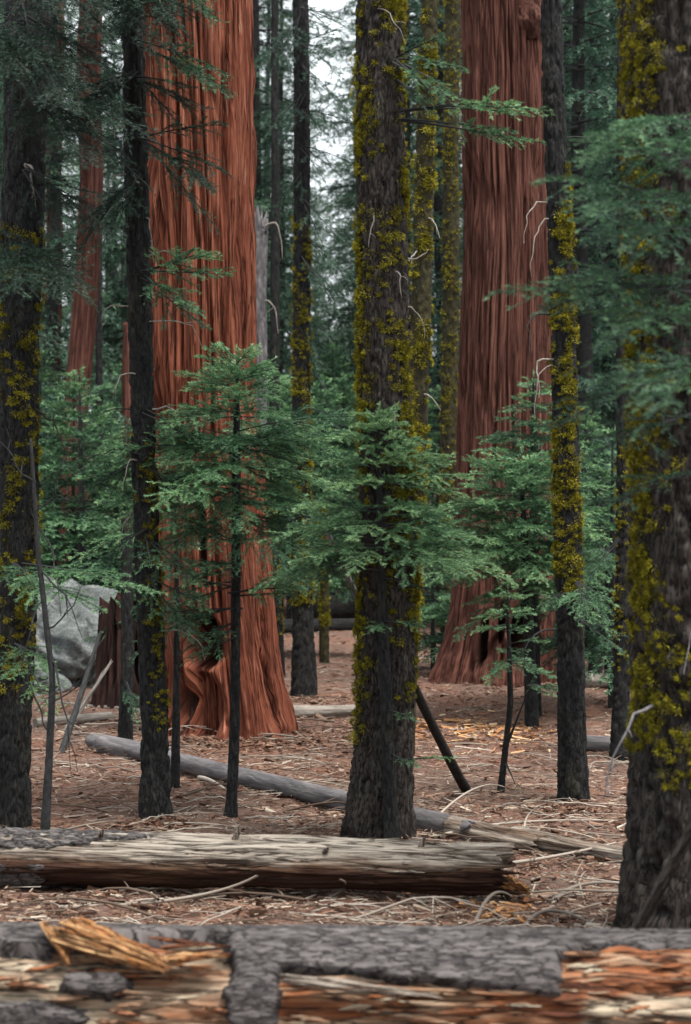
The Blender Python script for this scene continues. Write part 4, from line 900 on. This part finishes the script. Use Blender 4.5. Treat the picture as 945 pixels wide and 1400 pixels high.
# mid log
A0, A1 = at(-120, 1216), at(692, 1238)
lr = .165
p0, p1 = A0 + [0, .10, lr + .03], A1 + [0, .10, lr + .035]
r = thing('fallen_log', (p0 + p1) / 2 * [1, 1, 0], 'pale weathered log with dark bark at its left, broken off at its right end', 'log')
Lm = np.linalg.norm(p1 - p0)
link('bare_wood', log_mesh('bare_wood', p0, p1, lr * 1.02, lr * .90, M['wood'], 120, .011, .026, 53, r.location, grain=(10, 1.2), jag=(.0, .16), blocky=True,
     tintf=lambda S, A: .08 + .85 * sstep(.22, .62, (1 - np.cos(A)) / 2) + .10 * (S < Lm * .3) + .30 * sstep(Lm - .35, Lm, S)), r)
slivers(p0, p1, lr * .96, 110, 67, M['wood'], None, -10, 90, .08, .5, .003, .010, r, (.1, .6))
for k, (tt, aa, ll) in enumerate([(.32, .5, .07), (.55, .25, .10), (.70, .9, .05), (.86, .4, .06)]):
    axd = (p1 - p0) / Lm; c0 = p0 + axd * tt * Lm + np.array([0, -math.sin(aa), math.cos(aa)]) * lr * .85; dd = nrm(np.array([.4, -math.sin(aa), math.cos(aa)]))
    v, q = tube(np.stack([c0, c0 + dd * (ll * .5 + .03), c0 + dd * (ll + .03)]), np.array([.024, .016, .008]), 7)
    link('branch_stub', build_mesh('branch_stub', v - np.asarray(r.location), q, None, [M['wood']], attrs={'tint': np.full(len(v), .35), 'char': np.zeros(len(v))}, vattrs={'tc': v}), r)
def mmask(S, A):
    px = -120 + S / Lm * 812; a = np.degrees(np.where(A > PI, A - 2 * PI, A)); w = fbm(px / 34., a / 16., 43, None, 4) - .5
    top = np.minimum((215 - px) / 40., (62 - 34 * sstep(60, 190, px) - a) / 12.)
    bot = np.minimum((72 - px) / 24., (a - 92) / 12.)
    return np.maximum(top, bot) + w * 1.4
link('bark', log_mesh('bark', p0, p1, lr * 1.04, lr * .92, M['log_bark'], 120, .011, .012, 54, r.location, grain=(10, 2), mask=mmask, thick=.02, plates=True), r)
o = splinter_bundle('broken_end', p1 - [.02, 0, .06], p1 + [.16, -.04, -.13], .09, 46, 65, M['orange_wood'], .009)
o.parent = r; o.location = o.location - r.location

# thin diagonal log, its rotten end, small logs
def simple_log(label, a, b, r0, r1, m, seed, name='fallen_log', lift=.9, cat='log', **kw):
    a = np.asarray(a, float) + [0, 0, r0 * lift]; b = np.asarray(b, float) + [0, 0, r1 * lift]
    o = link(name, log_mesh(name, a, b, r0, r1, m, 40, .03, kw.pop('amp', .012), seed, (a + b) / 2, grain=kw.pop('grain', (4, .8)), **kw)); o.location = (a + b) / 2
    return tag(o, label, cat)
simple_log('long thin gray log slanting across the ground behind the middle fir', at(126, 1022), at(645, 1152), .075, .085, M['gray_bark'], 71, amp=.008)
simple_log('crumbling pale log section right of the middle fir', at(615, 1146), at(738, 1168), .085, .07, M['wood'], 72, amp=.02, tintf=lambda S, A: .35 + .2 * S)
simple_log('gray weathered log end near the foot of the broad right fir', at(700, 1158), at(880, 1186), .075, .06, M['wood'], 73, amp=.016, tintf=lambda S, A: .2 + .0 * S)
simple_log('pale straight log lying behind the foot of the middle fir', at(378, 982), at(520, 976), .07, .06, M['dead_wood'], 74)
simple_log('short gray log right of the thin young trunk behind the slim fir', at(140, 1030), at(236, 1046), .10, .085, M['gray_bark'], 75)
simple_log('gray log pile member lying before the boulder at the left', at(48, 995), at(150, 985), .06, .055, M['dead_wood'], 76)
simple_log('dark log lying far back left of the middle fir', at(364, 868), at(520, 862), .16, .14, M['dark_bark'], 77)
simple_log('thick dark fallen trunk in the shade far behind the middle fir', at(425, 850), at(640, 838), .30, .26, M['dark_bark'], 78)
simple_log('brown log by the right dark fir, in front of the slim pole', at(790, 1028), at(870, 1030), .09, .08, M['gray_bark'], 79)
simple_log('pale log lying beyond the short dark trunk at the right', at(800, 940), at(880, 936), .10, .09, M['dead_wood'], 80)
simple_log('flat bark slab on the ground at the left of the near litter', at(-30, 1290), at(62, 1284), .05, .04, M['log_bark'], 81, squash=.5, plates=True)
simple_log('pale stick lying across the litter below the boulder', at(55, 962), at(200, 975), .03, .022, M['dead_wood'], 82)
# leaning poles
def lean(label, a, b, r0, r1, m, seed, name='leaning_pole'):
    a = np.asarray(a, float); b = np.asarray(b, float)
    o = link(name, log_mesh(name, a, b, r0, r1, m, 24, .03, .006, seed, a, grain=(4, .8), sag=.02)); o.location = a
    return tag(o, label, 'pole')
lean('dark pole leaning from the ground against the right side of the middle fir', at(642, 1082) - [0, 0, .04], P(566, 940, 14.6), .042, .032, M['dark_bark'], 91)
lean('slanting dark pole propped against the broad mossy fir on the right', at(826, 1335) - [0, .0, .04], P(985, 1060, 9.85), .036, .026, M['fir_bark'], 92)
lean('gray dead pole slanting behind the left side of the middle fir', P(448, 728, 19.6), at(560, 960) - [0, 0, .03], .022, .034, M['gray_bark'], 93)
lean('gray stick leaning on the burnt stump behind the slim fir', at(85, 1000) - [0, 0, .03], P(152, 905, 23.3), .02, .013, M['dead_wood'], 94)
lean('split gray stick leaning toward the stump, right of its neighbour', at(98, 990) - [0, 0, .03], P(140, 920, 23.2), .018, .012, M['dead_wood'], 95)
lean('leaning dark stem crossing in front of the boulder by the stump', at(82, 1030) - [0, 0, .03], P(136, 870, 21.0), .035, .02, M['stem_bark'], 96)

# ------------------------------------------------------------------ litter on the ground
def twig_mesh(seed, L, r, m, tint):
    g = np.random.default_rng(seed); n = 9
    x = np.linspace(-L / 2, L / 2, n); y = np.cumsum(g.normal(0, L * .05, n)) ; y -= np.linspace(y[0], y[-1], n); z = np.abs(np.sin(np.linspace(0, PI, n))) * L * g.uniform(.0, .10)
    pts = np.stack([x, y + np.sin(np.linspace(0, PI, n)) * L * g.uniform(-.18, .18), z], -1)
    A = Acc(); rr = np.linspace(r, r * .4, n); v, q = tube(pts, rr, 5); A.add(v, q, tint=tint)
    for f in range(g.integers(1, 4)):
        k = g.integers(2, 7); d = nrm(np.array([1, g.choice([-1, 1]) * g.uniform(.5, 1.2), g.uniform(-.1, .5)])) * L * g.uniform(.12, .35)
        v, q = tube(bez(pts[k], pts[k] + d * .6, pts[k] + d + [0, 0, -.01], 5), np.linspace(rr[k] * .7, r * .2, 5), 4); A.add(v, q, tint=tint + .1)
    return A.mesh('fallen_twig', [M[m]])
TW = [twig_mesh(700 + k, L, r, m, t_) for k, (L, r, m, t_) in enumerate([(.9, .010, 'pale_twig', .6), (.6, .008, 'pale_twig', .8), (1.3, .013, 'pale_twig', .4), (.45, .007, 'pale_twig', .5), (.8, .011, 'brown_twig', .6), (.55, .008, 'brown_twig', .9), (1.1, .012, 'brown_twig', .4), (.35, .008, 'pale_twig', .9)])]
g = np.random.default_rng(99)
TZ = [('thin bare twig in the litter between the near log and the weathered log', 'twigs between the two big logs', (0, 900, 1222, 1292), 62),
      ('bare twig on the reddish litter between the weathered log and the thin slanting log', 'twigs behind the weathered log', (40, 470, 1050, 1150), 34),
      ('bare twig scattered on the ground right of the middle fir', 'twigs right of the middle fir', (575, 860, 1015, 1215), 62),
      ('twig lying around the foot of the red sequoia', 'twigs near the red sequoia', (225, 480, 990, 1050), 34),
      ('tangled twig in the deadfall before the boulder and the stump', 'twigs in the deadfall at the left', (45, 205, 940, 1050), 34),
      ('twig lying on the far ground in the gap left of the middle fir', 'twigs on the far ground', (365, 490, 860, 965), 24)]
for lab, grp, (x0, x1, y0, y1), n in TZ:
    for i in range(n):
        px, py = g.uniform(x0, x1), g.uniform(y0, y1); p = at(px, py)
        o = bpy.data.objects.new('fallen_twig', TW[int(g.integers(0, len(TW)))]); C.objects.link(o)
        s = g.uniform(.35, 1.0); o.scale = (s, s, s); o.location = p + [0, 0, .018 + .012 * g.uniform()]
        o.rotation_euler = (g.uniform(-.4, .4), g.uniform(-.10, .10), g.normal(0, .65) + (PI if g.uniform() < .5 else 0))
        tag(o, lab, 'twig', grp)
# particular sticks
def stick(label, pts, r, m='pale_twig', tint=.6):
    pts = [np.asarray(p, float) for p in pts]; a = bez(pts[0], 2 * pts[1] - (pts[0] + pts[2]) / 2, pts[2], 14); loc = a[0].copy()
    A = Acc(); v, q = tube(a - loc, np.linspace(r, r * .45, 14), 6); A.add(v, q, tint=tint)
    o = link('fallen_branch', A.mesh('fallen_branch', [M[m]])); o.location = loc; return tag(o, label, 'branch')
up = lambda px, py, h: at(px, py) + [0, 0, h]
stick('long curved pale branch lying in front of the weathered log, tip raised', [up(80, 1246, .02), up(250, 1240, .05), P(352, 1197, 11.9)], .016)
stick('pale arched twig standing before the weathered log near its middle', [up(432, 1236, .0), up(470, 1228, .06), P(464, 1202, 12.0)], .011, tint=.4)
stick('long pale branch on the reddish ground right of the middle fir', [up(600, 1150, .03), up(700, 1134, .05), up(845, 1130, .04)], .014, tint=.7)
stick('straight pale stick pointing to the foot of the broad right fir', [up(640, 1192, .03), up(740, 1186, .06), up(842, 1172, .10)], .016, tint=.7)
stick('blue gray curved stick lying left of the broad right fir', [up(760, 1236, .02), up(800, 1222, .06), up(868, 1222, .05)], .016, 'pale_twig', .25)
stick('bent gray stick at the broken end of the weathered log', [up(648, 1268, .0), up(672, 1248, .10), up(700, 1240, .06)], .014, 'pale_twig', .3)
stick('low gray stick arching over the litter at the right before the near log', [up(715, 1274, .0), up(750, 1262, .07), up(812, 1270, .02)], .014, 'pale_twig', .2)
stick('thin upright pale stick rising among the twigs right of the middle fir', [up(718, 1142, .0), P(722, 1115, 14.9), P(748, 1098, 14.8)], .010, tint=.7)
stick('long slanting pale stick beside the slanting log at the right', [up(600, 1118, .02), up(650, 1098, .12), P(690, 1076, 16.2)], .010, tint=.75)
stick('pale stick pointing at the near end of the thin slanting log', [up(272, 1066, .02), up(290, 1076, .05), up(310, 1084, .02)], .022, tint=.8)

def scatter(name, label, n, d0, d1, m, lmin, lmax, wr, seed, dens=None, tl=(.2, .9), region=None, flat=.2):
    g = np.random.default_rng(seed)
    if region is None:
        d = d0 * (d1 / d0) ** g.uniform(0, 1, n); x = g.uniform(-.21, .21, n) * d
    else:
        x = region[0] + g.normal(0, region[2], n); d = region[1] + g.normal(0, region[3], n)
    if dens is not None:
        k = dens(x, d) > g.uniform(0, 1, n); x, d = x[k], d[k]; n = len(x)
    z = gz(x, d) + ((fbm(x * 7, d * 7, 21, None, 3) - .5) * .05) + g.uniform(.004, .03, n)
    a = g.normal(0, .8, n); e = g.normal(0, flat, n); L = g.uniform(lmin, lmax, n) * (.6 + g.uniform(0, 1, n) ** 3)
    dv = np.stack([np.cos(a) * np.cos(e), np.sin(a) * np.cos(e), np.sin(e)], -1); w = nrm(np.cross(dv, nrm(np.array([0, 0, 1.]) + g.normal(0, .5, (n, 3))))) * (L * wr * g.uniform(.5, 1.5, n))[:, None]
    p = np.stack([x, d, z], -1); l = dv * L[:, None] * .5
    nn = np.cross(w, dv); nn = nrm(nn) * (np.linalg.norm(w, axis=1) * .45)[:, None]
    # little three-sided slivers
    v = np.stack([p - l - w, p - l + w, p - l + nn, p + l - w * .6, p + l + w * .5, p + l + nn * .5], 1).reshape(-1, 3)
    b = np.arange(n)[:, None] * 6
    q = np.concatenate([b + [[0, 1, 4, 3]], b + [[1, 2, 5, 4]], b + [[2, 0, 3, 5]]]); t = np.concatenate([b + [[0, 2, 1]], b + [[3, 4, 5]]])
    A = Acc(); A.add(v, q, t, tint=np.repeat(np.clip(g.uniform(*tl, n) + g.normal(0, .1, n), 0, 1), 6))
    return tag(link(name, A.mesh(name, [M[m]], smooth=False)), label, 'litter', kind='stuff')
scatter('needle_litter', 'brown and tan needles and twiglets covering the forest floor', 80000, 8.6, 46, 'litter', .02, .085, .085, 801, tl=(.0, 1.0))
scatter('bark_litter', 'flakes of bark and wood strewn between the logs', 14000, 8.8, 40, 'litter', .02, .085, .22, 802, dens=lambda x, y: fbm(x * .8, y * .8, 5, None, 3) > .48, tl=(.0, .95))
scatter('bark_litter', 'larger broken slabs of bark and wood lying about the forest floor', 1800, 8.8, 36, 'litter', .04, .13, .14, 810, tl=(.0, .85), flat=.12)
scatter('twig_litter', 'fine straw coloured twiglets criss-crossing the forest floor', 3600, 8.7, 34, 'pale_twig', .12, .42, .013, 811, tl=(.1, 1.0), flat=.1)
p = at(675, 1000); scatter('wood_chips', 'patch of bright orange wood chips before the brown sequoia', 520, 0, 0, 'chips', .03, .13, .16, 803, region=(p[0], p[1], .34, .9), tl=(0, .9))
p = at(560, 1000); scatter('wood_chips', 'loose rotten chips beside the right root of the red sequoia', 160, 0, 0, 'chips', .05, .12, .18, 804, region=(p[0], p[1], .3, .5), tl=(0, .6))
p = at(330, 1012); scatter('bark_dust', 'red crumbled bark heaped round the foot of the red sequoia', 1600, 0, 0, 'litter', .03, .09, .22, 805, region=(p[0] + .35, p[1] - .1, .6, .35), tl=(.15, .6))
for k, (px, py, rx, what) in enumerate([(516, 1160, .30, 'the stout middle fir'), (211, 1125, .18, 'the slim fir with pale twigs'), (784, 1106, .18, 'the slim fir with bright moss patches'), (18, 1128, .2, 'the left edge fir'), (417, 958, .3, 'the straight dark fir in the gap'), (655, 950, .6, 'the brown sequoia')]):
    p = at(px, py); scatter('bark_litter', 'bark flakes and needles heaped round the foot of ' + what, 420, 0, 0, 'litter', .015, .07, .2, 820 + k, region=(p[0], p[1] - .08, rx, rx * .6), tl=(0, .8))
p = at(700, 1262); scatter('wood_chips', 'rotten orange crumbs below the broken end of the weathered log', 260, 0, 0, 'chips', .02, .07, .22, 806, region=(p[0] + .0, p[1] + .3, .14, .2), tl=(0, .7))

# ------------------------------------------------------------------ light, sky, camera
w = bpy.data.worlds.new('World'); bpy.context.scene.world = w; w.use_nodes = True
nt = w.node_tree; bg = nt.nodes['Background']
sky = nt.nodes.new('ShaderNodeTexSky'); sky.sky_type = 'NISHITA'; sky.sun_disc = False
SE, SR = math.radians(68), math.radians(140)
sky.sun_elevation = SE; sky.sun_rotation = SR; sky.air_density = 1.0; sky.dust_density = 7.0; sky.ozone_density = 1.0
hs = nt.nodes.new('ShaderNodeHueSaturation'); hs.inputs['Saturation'].default_value = .35
nt.links.new(sky.outputs[0], hs.inputs['Color'])
cl = noise(nt, N(nt, 'ShaderNodeTexCoord').outputs['Generated'], 3.5, 5, .55)          # high white overcast with thinner places
nt.links.new(mix(nt, ramp(nt, cl, [(.25, (.45,) * 3), (.6, (.85,) * 3)]), hs.outputs[0], (5.6, 6.0, 6.2)), bg.inputs[0]); bg.inputs[1].default_value = .15
sl = bpy.data.lights.new('sun', 'SUN'); sl.energy = 3.0; sl.angle = math.radians(16); sl.color = (1, .95, .87)
so = bpy.data.objects.new('sun', sl); C.objects.link(so)
import mathutils
sd = mathutils.Vector((math.sin(SR) * math.cos(SE), math.cos(SR) * math.cos(SE), math.sin(SE)))
so.rotation_euler = sd.to_track_quat('Z', 'Y').to_euler()
cam = bpy.data.cameras.new('camera'); co = bpy.data.objects.new('camera', cam); C.objects.link(co)
cam.sensor_fit = 'VERTICAL'; cam.sensor_height = 36; cam.lens = FPX / 1400 * 36
co.location = (0, 0, HC); co.rotation_euler = (PI / 2, 0, 0); cam.clip_end = 2000; cam.clip_start = .1
cam.dof.use_dof = True; cam.dof.focus_distance = 17.0; cam.dof.aperture_fstop = 2.6
sc = bpy.context.scene; sc.camera = co
sc.view_settings.view_transform = 'Standard'; sc.view_settings.look = 'None'; sc.view_settings.exposure = .95; sc.view_settings.gamma = 1
sc.render.engine = 'CYCLES'; sc.cycles.use_denoising = True
sc.cycles.max_bounces = 6; sc.cycles.diffuse_bounces = 3; sc.cycles.glossy_bounces = 2; sc.cycles.transmission_bounces = 3; sc.cycles.transparent_max_bounces = 4
sc.cycles.sample_clamp_indirect = 4
